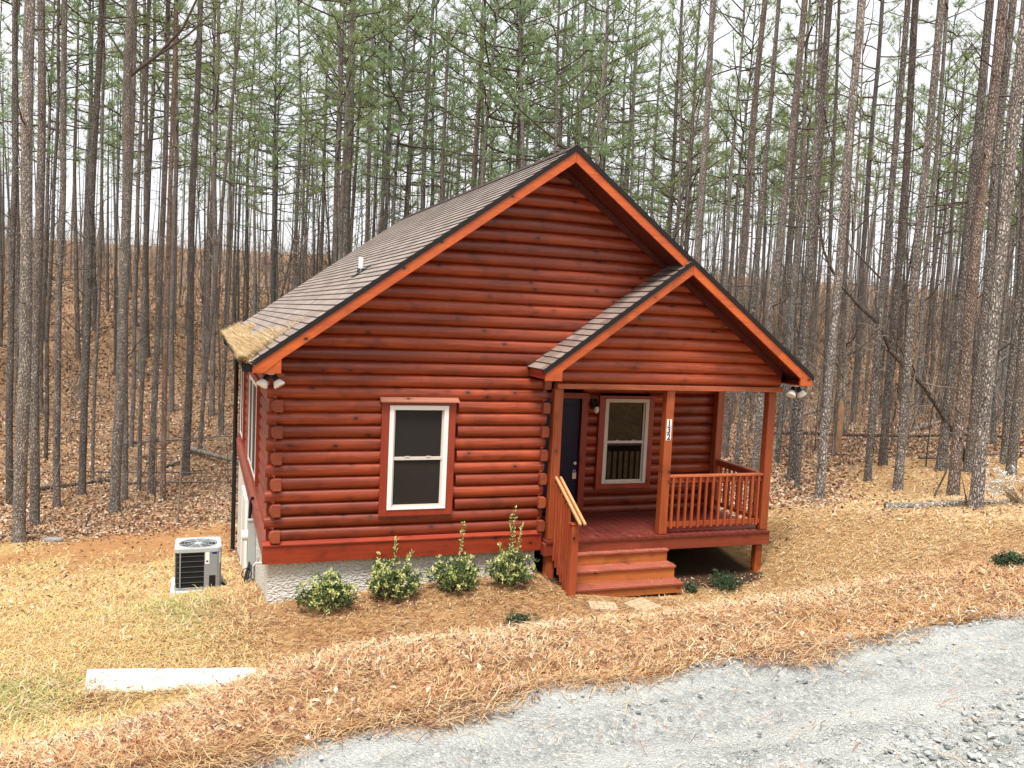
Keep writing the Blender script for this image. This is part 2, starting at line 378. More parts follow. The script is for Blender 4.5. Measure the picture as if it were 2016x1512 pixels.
# windows
def window(x0, x1, zb, zt, face, pane, frame, cap=True, caz=M_trim):
    wv = MB(); t = .1
    wv.box(x0-t, x0, face-.04, face+.05, zb, zt).box(x1, x1+t, face-.04, face+.05, zb, zt)
    wv.box(x0-t, x1+t, face-.04, face+.05, zb-.085, zb).box(x0-t, x1+t, face-.04, face+.05, zt, zt+.045)
    w = part(wv, 'window', caz, bevel=.004)
    f = MB(); b = .065
    f.box(x0+.003, x0+b, face-.05, face+.05, zb+.003, zt-.003).box(x1-b, x1-.003, face-.05, face+.05, zb+.003, zt-.003)
    f.box(x0+b, x1-b, face-.05, face+.05, zt-b, zt-.003).box(x0+b, x1-b, face-.05, face+.05, zb+.003, zb+.03)
    part(f, 'frame', frame, w, bevel=.004)
    zm = zb + (zt-zb)*.49; s = MB()
    s.box(x0+b, x1-b, face-.022, face+.04, zm-.02, zm+.02).box(x0+b, x0+b+.022, face-.015, face+.03, zb+.03, zt-b).box(x1-b-.022, x1-b, face-.015, face+.03, zb+.03, zt-b)
    s.box(x0+b+.022, x1-b-.022, face-.017, face+.03, zb+.03, zb+.065)
    s.box(x0+b+.17, x0+b+.23, face-.03, face-.018, zm+.02, zm+.034).box(x1-b-.23, x1-b-.17, face-.03, face-.018, zm+.02, zm+.034)
    part(s, 'sash', M_beige, w)
    part(MB().box(x0+b+.022, x1-b-.022, face+.012, face+.022, zm+.02, zt-b), 'pane', pane, w)
    part(MB().box(x0+b+.022, x1-b-.022, face+.002, face+.012, zb+.065, zm-.02), 'pane', pane, w)
    if cap: part(MB().prism([(face-.105, zt+.045),(face-.105, zt+.06),(face+.0, zt+.105),(face+.0, zt+.045)], 'x', x0-.13, x1+.13), 'drip_cap', M_cap, w)
    return w
M_cap = wood('drip_cap_wood', 'x', (.55, .26, .17), (.42, .16, .1), .4, .45)
window(WX0, WX1, WZB, WZT, -.012, M_screen, M_white)
window(PX0, PX1, PZB, PZT, YR-.012, M_glass, M_beige, cap=False)
for a, b, zb, zt in SW:                                   # left side windows
    wv = MB(); X = .03
    wv.box(X-.04, X+.06, a-.09, a, zb-.08, zt+.09).box(X-.04, X+.06, b, b+.09, zb-.08, zt+.09).box(X-.04, X+.06, a, b, zb-.08, zb).box(X-.04, X+.06, a, b, zt, zt+.09)
    w = part(wv, 'window', M_trim)
    f = MB(); f.box(X-.045, X+.05, a+.003, a+.07, zb+.003, zt-.003).box(X-.052, X+.05, b-.07, b-.003, zb+.003, zt-.003).box(X-.045, X+.05, a+.07, b-.07, zb+.003, zb+.05).box(X-.045, X+.05, a+.07, b-.07, zt-.06, zt-.003)
    if b-a > 1.5: f.box(X-.052, X+.05, (a+b)/2-.05, (a+b)/2+.05, zb+.05, zt-.06)
    part(f, 'frame', M_white, w)
    part(MB().box(X-.036, X-.02, a+.07, b-.07, zb+.05, zt-.06), 'pane', M_screen, w)
# door in the recess
mb = MB().box(4.02, 4.12, YR-.05, YR+.06, .165, 2.16).box(5.03, 5.14, YR-.05, YR+.06, .165, 2.16).box(4.12, 5.03, YR-.05, YR+.06, 2.07, 2.16)
fr = part(mb, 'door_frame', M_trim)
d = MB().box(4.125, 5.025, YR+.01, YR+.05, .17, 2.065)
for (a, b, c, e) in ((4.22, 4.52, 1.25, 1.95), (4.62, 4.92, 1.25, 1.95), (4.22, 4.52, .35, 1.05), (4.62, 4.92, .35, 1.05)): d.box(a, b, YR+.0, YR+.01, c, e)
door = part(d, 'door', M_blue, bevel=.006)
lk = MB().box(4.93, 4.995, YR-.025, YR+.01, .74, .84); lk.tube([(4.94, YR-.012, .835), (4.945, YR-.012, .875), (4.963, YR-.012, .885), (4.98, YR-.012, .875), (4.985, YR-.012, .835)], .007, 6)
part(lk, 'lock_box', M_steel, door)
part(MB().tube([(4.965, YR+.01, 1.0), (4.965, YR-.03, 1.0)], .027, 12), 'deadbolt', M_steel, door)
# porch lamp
lm = MB().box(5.2, 5.3, YR-.045, YR-.01, 1.9, 2.08); lm.tube([(5.25, YR-.04, 2.03), (5.25, YR-.11, 2.06), (5.25, YR-.13, 2.0)], .012, 6); lm.tube([(5.25, YR-.13, 2.0), (5.25, YR-.13, 1.95)], [.03, .045], 10)
lamp = part(lm, 'porch_lamp', M_black)
part(MB().tube([(5.25, YR-.13, 1.95), (5.25, YR-.13, 1.90), (5.25, YR-.13, 1.86), (5.25, YR-.13, 1.84)], [.032, .045, .035, .012], 12), 'lamp_shade', M_glow, lamp)

# roof
def slope(xa, za, xb, zb, y0, y1, rows, flip=1):
    """courses of shingles as overlapping steps, from eave (a) to ridge (b); uv = metres along, course"""
    n = Vector((-(zb-za), 0, xb-xa)).normalized()
    if n.z < 0: n = -n
    V = []; F = []; UV = []
    for i in range(rows):
        t0, t1 = i/rows, (i+1)/rows
        p0 = Vector((xa+(xb-xa)*t0, 0, za+(zb-za)*t0)); p1 = Vector((xa+(xb-xa)*t1, 0, za+(zb-za)*t1))
        lo, up = p0 + n*.016, p1 + n*.003
        N = max(2, int((y1-y0)/.33))
        for j in range(N):
            ya, yb = y0+(y1-y0)*j/N, y0+(y1-y0)*(j+1)/N
            q = [(lo.x, ya, lo.z), (lo.x, yb, lo.z), (up.x, yb, up.z), (up.x, ya, up.z)]
            b = len(V); V += q; F.append((b, b+1, b+2, b+3)); UV += [(ya, i), (yb, i), (yb, i+.98), (ya, i+.98)]
            b = len(V); V += [(p0.x, ya, p0.z), (p0.x, yb, p0.z), (lo.x, yb, lo.z), (lo.x, ya, lo.z)]; F.append((b, b+1, b+2, b+3)); UV += [(ya, i), (yb, i), (yb, i+.01), (ya, i+.01)]
    return V, F, UV
def shingles(name, parts_, parent=cabin):
    V = []; F = []; UV = []
    for v, f, u in parts_:
        b = len(V); V += v; F += [tuple(i+b for i in q) for q in f]; UV += u
    o = np_mesh(name, V, F, M_shingle, parent=parent)
    ul = o.data.uv_layers.new(name='UVMap'); idx = np.empty(len(o.data.loops), np.int32); o.data.loops.foreach_get('vertex_index', idx)
    ul.data.foreach_set('uv', np.asarray(UV, np.float32)[idx].ravel()); return o
YS = YF - .012
rf = shingles('roof', [slope(XL-.02, ZE-.012, XC, roof(XC)+.005, YS, YB, 37), slope(XR+.02, ZE-.012, XC, roof(XC)+.005, YS, YB, 37)])
shingles('porch_roof', [slope(PXL-.03, ZE-.02, PXC, proof(PXC)+.005, YS-.012, .05, 20)])
ridge = MB(); nr = 36
for i in range(nr):
    a = YS + (YB-YS)*i/nr; b = YS + (YB-YS)*(i+1)/nr + .02; z = roof(XC) + .026
    for s in (-1, 1): ridge.poly([(XC, a, z+.012), (XC+s*.14, a, z+.012-.10), (XC+s*.14, b, z-.10), (XC, b, z)], [(0,1,2,3)]); ridge.poly([(XC, a, z+.012), (XC+s*.14, a, z-.088), (XC+s*.14, a, z-.1), (XC, a, z)], [(0,1,2,3)])
def m_ridge():
    t = NT('ridge_cap_shingle'); g = t.noise(t.coord(), 200, 2); t.col(t.mix(g, (.04,.033,.03), (.13,.10,.09))); t.rough(.9); return t.m
M_ridge = m_ridge()
part(ridge, 'ridge_cap', M_ridge, rf)
M_drip = plain('roof_edge_black', (.012, .011, .011), .7, .2)
# roof deck / soffit underside
def deck(xa, xb, f, y0, y1, top=.018, bot=.13):
    return MB().prism([(xa, f(xa)-top), (xb, f(xb)-top), (xb, f(xb)-bot), (xa, f(xa)-bot)], 'y', y0, y1)
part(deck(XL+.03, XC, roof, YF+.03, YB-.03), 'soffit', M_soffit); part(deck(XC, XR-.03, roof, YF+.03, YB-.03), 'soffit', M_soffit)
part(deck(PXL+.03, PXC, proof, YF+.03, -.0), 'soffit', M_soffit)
# fascia boards
def fascia(poly, y0, y1, name='fascia', mat=M_fascia): return part(MB().prism(poly, 'y', y0, y1), name, mat, bevel=.003)
fz = .205
fascia([(XL, ZE-.012), (XC-.002, roof(XC)-.012), (XC-.002, roof(XC)-fz), (.09, roof(.09)-fz), (XL+.14, ZE-.135+.0), (XL, ZE-.135)], YF, YF+.03)
fascia([(XL+.145, ZE-.135), (.088, roof(.09)-fz-.002), (.088, ZE-.135)], YF+.003, YF+.03, 'fascia_return')
fascia([(XC+.002, roof(XC)-.012), (PXC+.05, roof(PXC+.05)-.012), (PXC-.1, roof(PXC-.1)-fz), (XC+.002, roof(XC)-fz)], YF+.004, YF+.03)
fascia([(PXL, ZE-.012), (PXC-.002, proof(PXC)-.012), (PXC-.002, proof(PXC)-fz), (PXL+.25, proof(PXL+.25)-fz), (PXL+.25, ZE-.16), (PXL, ZE-.16)], YF-.02, YF+.02)
fascia([(PXC+.002, proof(PXC)-.012), (XR, ZE-.012), (XR, ZE-.16), (XR-.21, ZE-.16), (XR-.21, proof(XR-.21)-fz), (PXC+.002, proof(PXC)-fz)], YF-.02, YF+.02)
part(MB().prism([(PXL-.0, ZE-.02), (PXL+.02, ZE-.02), (PXL+.02, ZE-.16), (PXL, ZE-.16)], 'y', YF+.022, -.02), 'fascia_side', M_trim)
part(MB().box(PXL+.0, PXL+.25, YF+.022, -.02, ZE-.16, ZE-.14), 'soffit', M_soffit)
part(MB().box(XR-.21, XR, YF+.022, 1.4, ZE-.16, ZE-.14).box(XR-.03, XR, YF+.022, 9.8, ZE-.14, ZE-.03), 'fascia_side', M_trim)
part(MB().box(XL, XL+.03, YF+.032, 9.85, ZE-.135, ZE-.03).box(XL+.03, .05, YF+.032, 9.85, ZE-.135, ZE-.12), 'fascia_side', M_trim)
fascia([(XL, ZE-.012), (XC, roof(XC)-.012), (XR, ZE-.012), (XR, ZE-.13), (XC, roof(XC)-fz), (XL, ZE-.13)], YB-.03, YB)
# black drip edge along the rakes
def drip(xa, xb, f, y): return MB().prism([(xa, f(xa)+.014), (xb, f(xb)+.014), (xb, f(xb)-.058), (xa, f(xa)-.058)], 'y', y-.012, y+.02)
part(drip(XL-.01, XC, roof, YF-.002), 'drip_edge', M_drip); part(drip(XC, PXC+.06, roof, YF-.0), 'drip_edge', M_drip)
part(drip(PXL-.03, PXC, proof, YF-.024), 'drip_edge', M_drip); part(drip(PXC, XR+.02, proof, YF-.024), 'drip_edge', M_drip)
# frieze boards under the right rakes
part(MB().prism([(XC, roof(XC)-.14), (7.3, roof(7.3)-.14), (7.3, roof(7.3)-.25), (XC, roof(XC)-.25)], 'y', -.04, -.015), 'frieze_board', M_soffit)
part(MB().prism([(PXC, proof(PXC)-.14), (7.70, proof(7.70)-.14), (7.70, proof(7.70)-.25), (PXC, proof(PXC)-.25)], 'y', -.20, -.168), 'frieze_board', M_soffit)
# gutter and downspout (left eave)
g = MB(); gx0, gx1 = XL-.125, XL-.004
g.prism([(gx0, ZE-.015), (gx0+.012, ZE-.015), (gx0+.018, ZE-.10), (gx1, ZE-.10), (gx1, ZE-.125), (gx0+.03, ZE-.125), (gx0+.0, ZE-.05)], 'y', YF+.02, 9.9)
g.box(gx0+.004, gx1, YF+.01, YF+.02, ZE-.12, ZE-.02)
gut = part(g, 'gutter', M_black)
dg = MB(); dg.tube([(XL-.06, 9.3, ZE-.12), (XL-.06, 9.3, ZE-.2), (-.06, 9.28, ZE-.42), (-.06, 9.28, -2.35), (-.12, 9.25, -2.44), (-.4, 9.2, -2.48)], .05, 8, smooth=False)
part(dg, 'downspout', M_black)
# vent pipe on the roof
vp = MB().tube([(1.46, 1.99, roof(1.46)-.02), (1.46, 1.99, roof(1.46)+.24)], .04, 12)
pv = part(vp, 'vent_pipe', M_white); fl = MB().prism([(1.33, roof(1.33)+.02), (1.6, roof(1.6)+.02), (1.6, roof(1.6)+.03), (1.33, roof(1.33)+.03)], 'y', 1.86, 2.12); fl.tube([(1.46,1.99,roof(1.46)+.01),(1.46,1.99,roof(1.46)+.07)], [.075,.046], 12)
part(fl, 'flashing', M_black, pv)
# floodlights
def flood(x, y, z):
    b = MB().tube([(x, y, z), (x, y, z-.03)], .055, 14); o = part(b, 'floodlight', M_white)
    for s in (-1, 1):
        h = MB(); d = Vector((s*.5, -.25, -.85)).normalized(); p = Vector((x+s*.03, y-.02, z-.03))
        h.tube([p, p+d*.03, p+d*.09], [.02, .038, .038], 12, 1)
        h.tube([p+d*.085, p+d*.10, p+d*.15, p+d*.165], [.04, .052, .075, .07], 14, 0)
        part(h, 'lamp_head', [M_white, M_black], o)
flood(-.02, -.36, ZE-.135); flood(XR-.12, -.36, ZE-.16)

# porch
part(MB().box(3.92, 7.76, -.185, -.03, 2.36, 2.435), 'porch_beam', M_railx, bevel=.004)
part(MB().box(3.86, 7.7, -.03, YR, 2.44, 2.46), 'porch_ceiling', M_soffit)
part(MB().box(7.56, 7.70, -.03, YR-.02, 2.33, 2.435), 'porch_beam', M_post)
for nm, x0, x1, y0, y1, z0, z1 in (('post', 3.905, 4.04, -.13, .005, .165, 2.36), ('post', 5.725, 5.86, -.13, .005, .165, 2.36), ('post', 7.55, 7.685, -.13, .005, .165, 2.36), ('post', 7.54, 7.675, 1.25, 1.385, .165, 2.33),
                                ('post', 3.90, 4.03, -.128, .0, -1.0, -.055), ('post', 7.50, 7.62, -.12, .0, -1.0, -.055), ('post', 7.50, 7.62, 1.28, 1.40, -1.0, -.055)):
    part(MB().box(x0, x1, y0, y1, z0, z1), nm, M_post, bevel=.008)
df = MB(); nb = 26; bw = (7.69-3.86)/nb
for i in range(nb):
    a = 3.86 + i*bw; df.box(a+.003, a+bw-.004, -.195, YR-.06, .125, .16)
part(df, 'porch_floor', M_deck)
part(MB().box(3.835, 7.70, -.175, -.135, -.06, .122).box(7.65, 7.69, -.133, YR, -.06, .122).box(3.835, 3.875, -.133, -.05, -.06, .122), 'rim_joist', M_rim, bevel=.004)
jo = MB()
for i in range(8): jo.box(4.1+i*.45, 4.14+i*.45, -.13, YR, -.05, .12)
part(jo, 'floor_joists', M_deck)
# front railing
def rail(a, b, n, name='railing'):
    a = Vector(a); b = Vector(b); d = (b-a).normalized(); sd = d.cross(Vector((0,0,1)))
    r = MB().bar(a+Vector((0,0,1.045)), b+Vector((0,0,1.045)), .10, .032)
    o = part(r, name, M_railx, bevel=.004)
    part(MB().bar(a+Vector((0,0,.985)), b+Vector((0,0,.985)), .036, .085).bar(a+Vector((0,0,.30)), b+Vector((0,0,.30)), .036, .07), 'sub_rail', M_rail, o)
    for i in range(n):
        p = a + (b-a)*((i+.6)/(n+.2)) + sd*.036
        part(MB().bar(p+Vector((0,0,.245)), p+Vector((0,0,1.022)), .034, .034, d), 'baluster', M_rail, o, bevel=.002)
rail((5.862, -.065, 0), (7.548, -.065, 0), 14); rail((7.61, .01, 0), (7.61, 1.25, 0), 10)
# steps
ys = (-.27, -.505, -.74); zs = (-.025, -.205, -.39); SX0, SX1 = 4.075, 5.83
for i in range(3):
    yb = (-.178, ys[0]+.03, ys[1]+.03)[i]
    part(MB().box(SX0, SX1, ys[i], yb, zs[i]-.036, zs[i]), 'tread', M_tread, bevel=.006)
    zl = zs[i+1] if i < 2 else -.545
    part(MB().box(SX0+.012, SX1-.012, ys[i]+.026, ys[i]+.05, zl+.001, zs[i]-.037), 'riser', M_riser)
for x in (SX0+.03, SX1-.07):
    part(MB().prism([(-.176, -.1), (ys[0]+.055, -.1), (ys[0]+.055, -.25), (ys[1]+.055, -.25), (ys[1]+.055, -.43), (ys[2]+.055, -.43), (ys[2]+.055, -.6), (-.176, -.6)], 'x', x, x+.035), 'stringer', M_riser)
# stair rail on the left
nw = part(MB().box(3.955, 4.062, -.845, -.745, -.75, .555).box(3.945, 4.072, -.855, -.735, .555, .575), 'newel_post', M_rail, bevel=.006)
sr = MB()
for x in (3.985, 4.055): sr.bar((x, -.132, 1.08), (x, -1.04, .608), .034, .032)
hr = part(sr, 'handrail', M_hand, bevel=.003)
part(MB().bar((4.02, -.132, 1.03), (4.02, -.95, .605), .034, .07).bar((4.02, -.14, -.02), (4.02, -.75, -.50), .036, .16), 'sub_rail', M_rail, hr)
for i in range(6):
    y = -.19 - i*.096; zt = 1.03 + (y+.132)*.52
    part(MB().box(3.967, 4.001, y-.018, y+.018, -.12 + (y+.19)*.80, zt), 'baluster', M_rail, hr, bevel=.002)
# house number 132 on the middle post
def digit(ch, x, z):
    o = part(MB().box(x-.041, x+.041, -.136, -.1305, z-.055, z+.055), 'number_plate', M_white)
    cu = bpy.data.curves.new('t', 'FONT'); cu.body = ch; cu.size = .125; cu.align_x = 'CENTER'; cu.extrude = .0012; cu.offset = .003
    to = bpy.data.objects.new('t', cu); COL.objects.link(to); bpy.context.view_layer.update()
    me = bpy.data.meshes.new_from_object(to.evaluated_get(bpy.context.evaluated_depsgraph_get()))
    bpy.data.objects.remove(to); me.materials.clear(); me.materials.append(M_black)
    c = sum((v.co.x for v in me.vertices))/len(me.vertices); zz = [v.co.y for v in me.vertices]; cz = (min(zz)+max(zz))/2
    for v in me.vertices: v.co = Vector((x+(v.co.x-c), -.1375-v.co.z, z+v.co.y-cz))
    d = bpy.data.objects.new('digit', me); COL.objects.link(d); d.parent = o
for ch, z in (('1', 1.868), ('3', 1.764), ('2', 1.660)): digit(ch, 5.785, z)
# crawl space door on the left foundation
mb = MB().box(-.01, .04, 5.15, 5.25, -1.75, -.3).box(-.01, .04, 6.45, 6.55, -1.9, -.3).box(-.01, .04, 5.25, 6.45, -.4, -.3)
cd = part(mb, 'crawl_space_door', M_white); part(MB().box(.0, .03, 5.25, 6.45, -1.9, -.4), 'door_panel', M_stucco, cd)
# outdoor tap by the corner
tp = MB().tube([(.04, .35, -.09), (-.10, .35, -.09), (-.13, .35, -.13)], .014, 8); tp.tube([(-.07,.35,-.08),(-.07,.35,-.03)], .008, 6); tp.tube([(-.07,.35,-.03),(-.07,.35,-.02)], .03, 10)
part(tp, 'tap', M_steel)

# ------------------------------------------------------------------ ground, road
def m_ground():
    t = NT('forest_ground')
    def at(n): a = t.new('ShaderNodeAttribute', attribute_name=n); return a.outputs['Fac']
    co = t.coord(); n1 = t.noise(co, 9, 5, .65); n2 = t.noise(co, 45, 4, .7); n3 = t.noise(co, .8, 4); st = t.noise(t.coord((1, 2.2, 1)), 60, 3, .7, 1.5)
    mixn = t.math('ADD', t.math('MULTIPLY', n1, .5), t.math('MULTIPLY', n2, .6))
    litter = t.ramp(mixn, [(.25, (.05, .03, .018)), (.45, (.20, .115, .065)), (.62, (.33, .21, .125)), (.8, (.45, .325, .21))])
    straw = t.ramp(t.math('ADD', t.math('MULTIPLY', st, .7), t.math('MULTIPLY', n1, .35)), [(.25, (.11, .05, .022)), (.45, (.36, .20, .085)), (.62, (.54, .345, .16)), (.8, (.68, .50, .28))])
    grass = t.ramp(t.math('ADD', t.math('MULTIPLY', st, .6), t.math('MULTIPLY', n1, .45)), [(.25, (.20, .12, .05)), (.5, (.46, .30, .12)), (.75, (.60, .46, .22))])
    green = t.ramp(mixn, [(.3, (.15, .15, .05)), (.7, (.42, .42, .17))])
    clay = t.ramp(mixn, [(.3, (.24, .075, .035)), (.7, (.46, .19, .085))])
    def soft(a, w=.5): return t.step(t.math('ADD', a, t.math('MULTIPLY', t.math('SUBTRACT', n3, .5), w)), .3, .7)
    c = t.mix(soft(at('z_grass')), litter, grass); c = t.mix(soft(at('z_straw')), c, straw)
    c = t.mix(t.math('MULTIPLY', soft(at('z_green'), .9), .6), c, green); c = t.mix(t.math('MULTIPLY', soft(at('z_clay'), 1.3), .6), c, clay); c = t.mix(soft(at('z_soil_shade'), .4), c, t.mix(n2, (.035, .022, .014), (.10, .06, .035)))  # last mix: bare soil under the porch, its dark colour also carrying the porch's shade
    c = t.mix(t.step(n3, .62, .8), c, t.mix(.5, c, (.12, .06, .03)))
    t.col(c); t.rough(.95); t.spec(.1); t.bump(t.math('ADD', t.math('MULTIPLY', n1, .7), n2), .9, .05); return t.m
M_ground = m_ground()
def sstep(x, a, b): t = np.clip((x-a)/(b-a), 0, 1); return t*t*(3-2*t)
def zones(X, Y):
    """straw (bank, beds and right yard), grass (left yard), green patches, clay strip; the rest is leaf litter"""
    sd = Y - road_edge(X)
    left = sstep(-X, -.2, .4)
    edge = 11.5 + 2.0*np.sin(X*.45) + np.where(X < 0, np.clip(-X-3, 0, 9)*-.35 + 3.2, -9.5 + np.clip(X-7, 0, 8)*.25 + 1.5)
    yard = sstep(edge - Y, -1.2, 1.2)
    bank = sstep(6.0 - sd - np.clip(-X-.5, 0, 3)*.9, -.4, .5)
    straw = np.maximum(bank, yard*(1-left)); bed = sstep(Y, -1.9, -.9)*sstep(4.2-X, 0, .6)*sstep(X, -1.0, -.1)*sstep(2.6-Y, 0, 1.2); straw = np.maximum(straw, bed)
    grass = yard*left*(1-bank)
    green = np.exp(-(((X+2.6)/.9)**2 + ((Y+1.7)/.9)**2))*1.0 + .9*np.exp(-(((X+.9)/.5)**2 + ((Y-.9)/1.4)**2)) + .7*np.exp(-(((X+1.6)/.8)**2 + ((Y-1.9)/.8)**2)) + .5*np.exp(-(((X+3)/3)**2 + ((Y-9.5)/.7)**2))
    px = np.array([-5.2, -4.4, -3.1, -1.95, -.17]); py = np.array([9.6, 10.6, 12.2, 12.9, 13.0])
    yc = np.interp(X, px, py); clay = np.exp(-((Y-yc)/1.1)**2)*(X < .3)*(X > -5.6) + .85*np.exp(-((Y-yc+2.6)/2.3)**2)*(X < .1)*(X > -3.6)
    return straw, grass, green, clay
def soil_shade(X, Y): return sstep(X, 3.7, 4.1)*sstep(7.75-X, -.1, .5)*sstep(Y, -.75, -.25)*sstep(2.2-Y, 0, .5)
def gridmesh(name, xs, ys, mat):
    X, Y = np.meshgrid(xs, ys); Z = terrain(X, Y); nx, ny = len(xs), len(ys)
    V = np.stack([X.ravel(), Y.ravel(), Z.ravel()], 1); i = np.arange(nx*ny).reshape(ny, nx)
    F = np.stack([i[:-1, :-1], i[:-1, 1:], i[1:, 1:], i[1:, :-1]], -1).reshape(-1, 4)
    o = np_mesh(name, V, F, mat, smooth=True); z = (*zones(X.ravel(), Y.ravel()), soil_shade(X.ravel(), Y.ravel()))
    for nm, a in zip(('z_straw', 'z_grass', 'z_green', 'z_clay', 'z_soil_shade'), z):
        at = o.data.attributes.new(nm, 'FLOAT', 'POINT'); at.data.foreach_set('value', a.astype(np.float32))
    return o
def graded(knots):
    out = []
    for (a, b, st) in knots: out += list(np.arange(a, b-1e-6, st))
    return np.array(out + [knots[-1][1]])
gx = graded([(-160, -40, 8), (-40, -12, 1.4), (-12, -6, .5), (-6, 9, .14), (9, 20, .3), (20, 50, 1.4), (50, 190, 8)])
gy = graded([(-60, -14, 6), (-14, -9, .5), (-9, 3, .12), (3, 14, .3), (14, 45, .9), (45, 100, 2.5), (100, 240, 10)])
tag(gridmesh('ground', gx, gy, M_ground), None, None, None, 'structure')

def m_gravel():
    t = NT('crushed_gravel'); co = t.coord(); v = t.vor(co, 55); ve = t.vor(co, 55, 'DISTANCE_TO_EDGE'); v2 = t.vor(co, 120, 'DISTANCE_TO_EDGE'); n = t.noise(t.coord((.6, 2.4, 1)), 1.5, 4); nf = t.noise(co, 150, 3)
    cn = t.new('ShaderNodeTexVoronoi'); t.l.new(co, cn.inputs['Vector']); cn.inputs['Scale'].default_value = 55
    sp = t.new('ShaderNodeSeparateColor'); t.l.new(cn.outputs['Color'], sp.inputs[0])
    c = t.ramp(sp.outputs[0], [(0, (.27, .285, .275)), (.5, (.38, .39, .375)), (1, (.50, .50, .475))])
    c = t.mix(t.step(n, .38, .62), c, (.52, .525, .49)); sk = t.noise(t.coord((14, 30, 20)), 1.6, 5, .75, .6); c = t.mix(t.math('MULTIPLY', t.step(sk, .56, .70), t.step(n, .75, .35)), c, (.08, .088, .085)); c = t.mix(t.math('MULTIPLY', t.step(ve, .10, .01), .25), c, (.22, .23, .22))
    c = t.mix(t.math('MULTIPLY', nf, .3), c, (.3, .3, .28))
    t.col(c); t.rough(.9); t.spec(.2); t.bump(t.math('ADD', t.math('ADD', ve, t.math('MULTIPLY', v2, .5)), t.math('MULTIPLY', nf, .3)), 1.0, .02); return t.m
M_gravel = m_gravel()
def road_mesh():
    xs = graded([(-60, -6, 3), (-6, -2, .1), (-2, 6, .035), (6, 14, .1), (14, 60, 2)]); us = np.r_[np.linspace(0, 1.5, 44), np.linspace(1.6, 4.5, 20)]
    X, U = np.meshgrid(xs, us); Y = road_edge(X) + .05*np.sin(X*3.3) + .03*np.sin(X*9.1) - U
    dep = np.where(U < .12, -.02*(1-U/.12), 0)
    rut = -.035*np.exp(-((U-.55-.03*np.sin(X))/.16)**2) - .02*np.exp(-((U-.25)/.08)**2)
    r = rng.normal(0, 1, X.shape)*np.where(U > .75, .008, .003)
    Z = RZ + .02 + dep + rut + r + .012*np.sin(X*2.1+U*3)*np.sin(U*5)
    nx, ny = len(xs), len(us); i = np.arange(nx*ny).reshape(ny, nx)
    F = np.stack([i[:-1, :-1], i[1:, :-1], i[1:, 1:], i[:-1, 1:]], -1).reshape(-1, 4)
    return np_mesh('gravel_road', np.stack([X.ravel(), Y.ravel(), Z.ravel()], 1), F, M_gravel, smooth=True)
tag(road_mesh(), None, None, None, 'structure')

# loose stones: one uncountable mass
def stones(n):
    import bmesh
    bm = bmesh.new(); bmesh.ops.create_icosphere(bm, subdivisions=1, radius=1); bv = np.array([v.co[:] for v in bm.verts]); bf = np.array([[v.index for v in f.verts] for f in bm.faces]); bm.free()
    X = rng.uniform(-1.6, 6.0, n); U = rng.uniform(0, 1, n)**.8*2.35 - .05; clump = np.sin(X*1.7+U*2.2)*np.cos(U*3.1-X*.6)
    keep = (rng.random(n) < np.where(U > .62+.25*np.sin(X*.9), .85, .10 + .35*(U < .16))*(.65+.35*clump)); X, U = X[keep], U[keep]
    Y = road_edge(X) - U; m = len(X); s = (.0035 + .012*rng.random(m)**3.5)*(1+.5*(rng.random(m) < .02)); sc = s[:, None]*rng.uniform(.6, 1.5, (m, 3)); sc[:, 2] *= .6
    ang = rng.uniform(0, 2*PI, m); c, sn = np.cos(ang), np.sin(ang)
    P = bv[None]*sc[:, None]*(1 + rng.normal(0, .22, (m, len(bv), 1)))
    P = np.stack([P[..., 0]*c[:, None]-P[..., 1]*sn[:, None], P[..., 0]*sn[:, None]+P[..., 1]*c[:, None], P[..., 2]], -1)
    rut = -.035*np.exp(-((U-.55)/.16)**2)
    P += np.stack([X, Y, RZ + .02 + rut + sc[:, 2]*.3], -1)[:, None]
    F = (bf[None] + (np.arange(m)*len(bv))[:, None, None]).reshape(-1, 3)
    mats = [plain('stone_grey', (.33, .345, .335), .85, .1), plain('stone_pale', (.50, .50, .475), .85, .08), plain('stone_dark', (.17, .185, .18), .85, .1)]
    mi = np.repeat(rng.choice(3, m, p=[.5, .28, .22]), len(bf))
    return tag(np_mesh('loose_gravel', P.reshape(-1, 3), F, mats, mi), None, None, None, 'stuff')
stones(42000)

# ------------------------------------------------------------------ straw, grass and leaves
def cmat(name, c, rough=.8, tr=0): 
    t = NT(name); n = t.noise(t.coord(), 3.3, 3); t.col(t.mix(n, tuple(x*.75 for x in c), tuple(min(.85, x*1.2) for x in c))); t.rough(rough); t.spec(.2); return t.m
S_mats = [cmat('straw_pale', (.54, .37, .195)), cmat('straw_tan', (.42, .235, .105)), cmat('straw_rust', (.28, .11, .048)), cmat('straw_dark', (.09, .036, .02)), cmat('grass_gold', (.56, .40, .165)), cmat('grass_green', (.27, .29, .09)), cmat('grass_white', (.62, .52, .35))]
def strips(P, az, pitch, L, w, bend):
    """bent strips of two quads"""
    d = np.stack([np.cos(az)*np.cos(pitch), np.sin(az)*np.cos(pitch), np.sin(pitch)], 1); sd = np.stack([-np.sin(az), np.cos(az), np.zeros_like(az)], 1)
    mid = P + d*(L/2)[:, None]; mid[:, 2] += bend; mid += sd*(rng.normal(0, .12, len(az))*L)[:, None]; end = P + d*L[:, None]
    h = sd*(w/2)[:, None]; V = np.stack([P-h, P+h, mid-h, mid+h, end-h*.5, end+h*.5], 1).reshape(-1, 3)
    b = (np.arange(len(az))*6)[:, None]; F = np.concatenate([b+np.array([[0, 1, 3, 2]]), b+np.array([[2, 3, 5, 4]])], 1).reshape(-1, 4); return V, F
CX, CY = -.8377, -11.3085
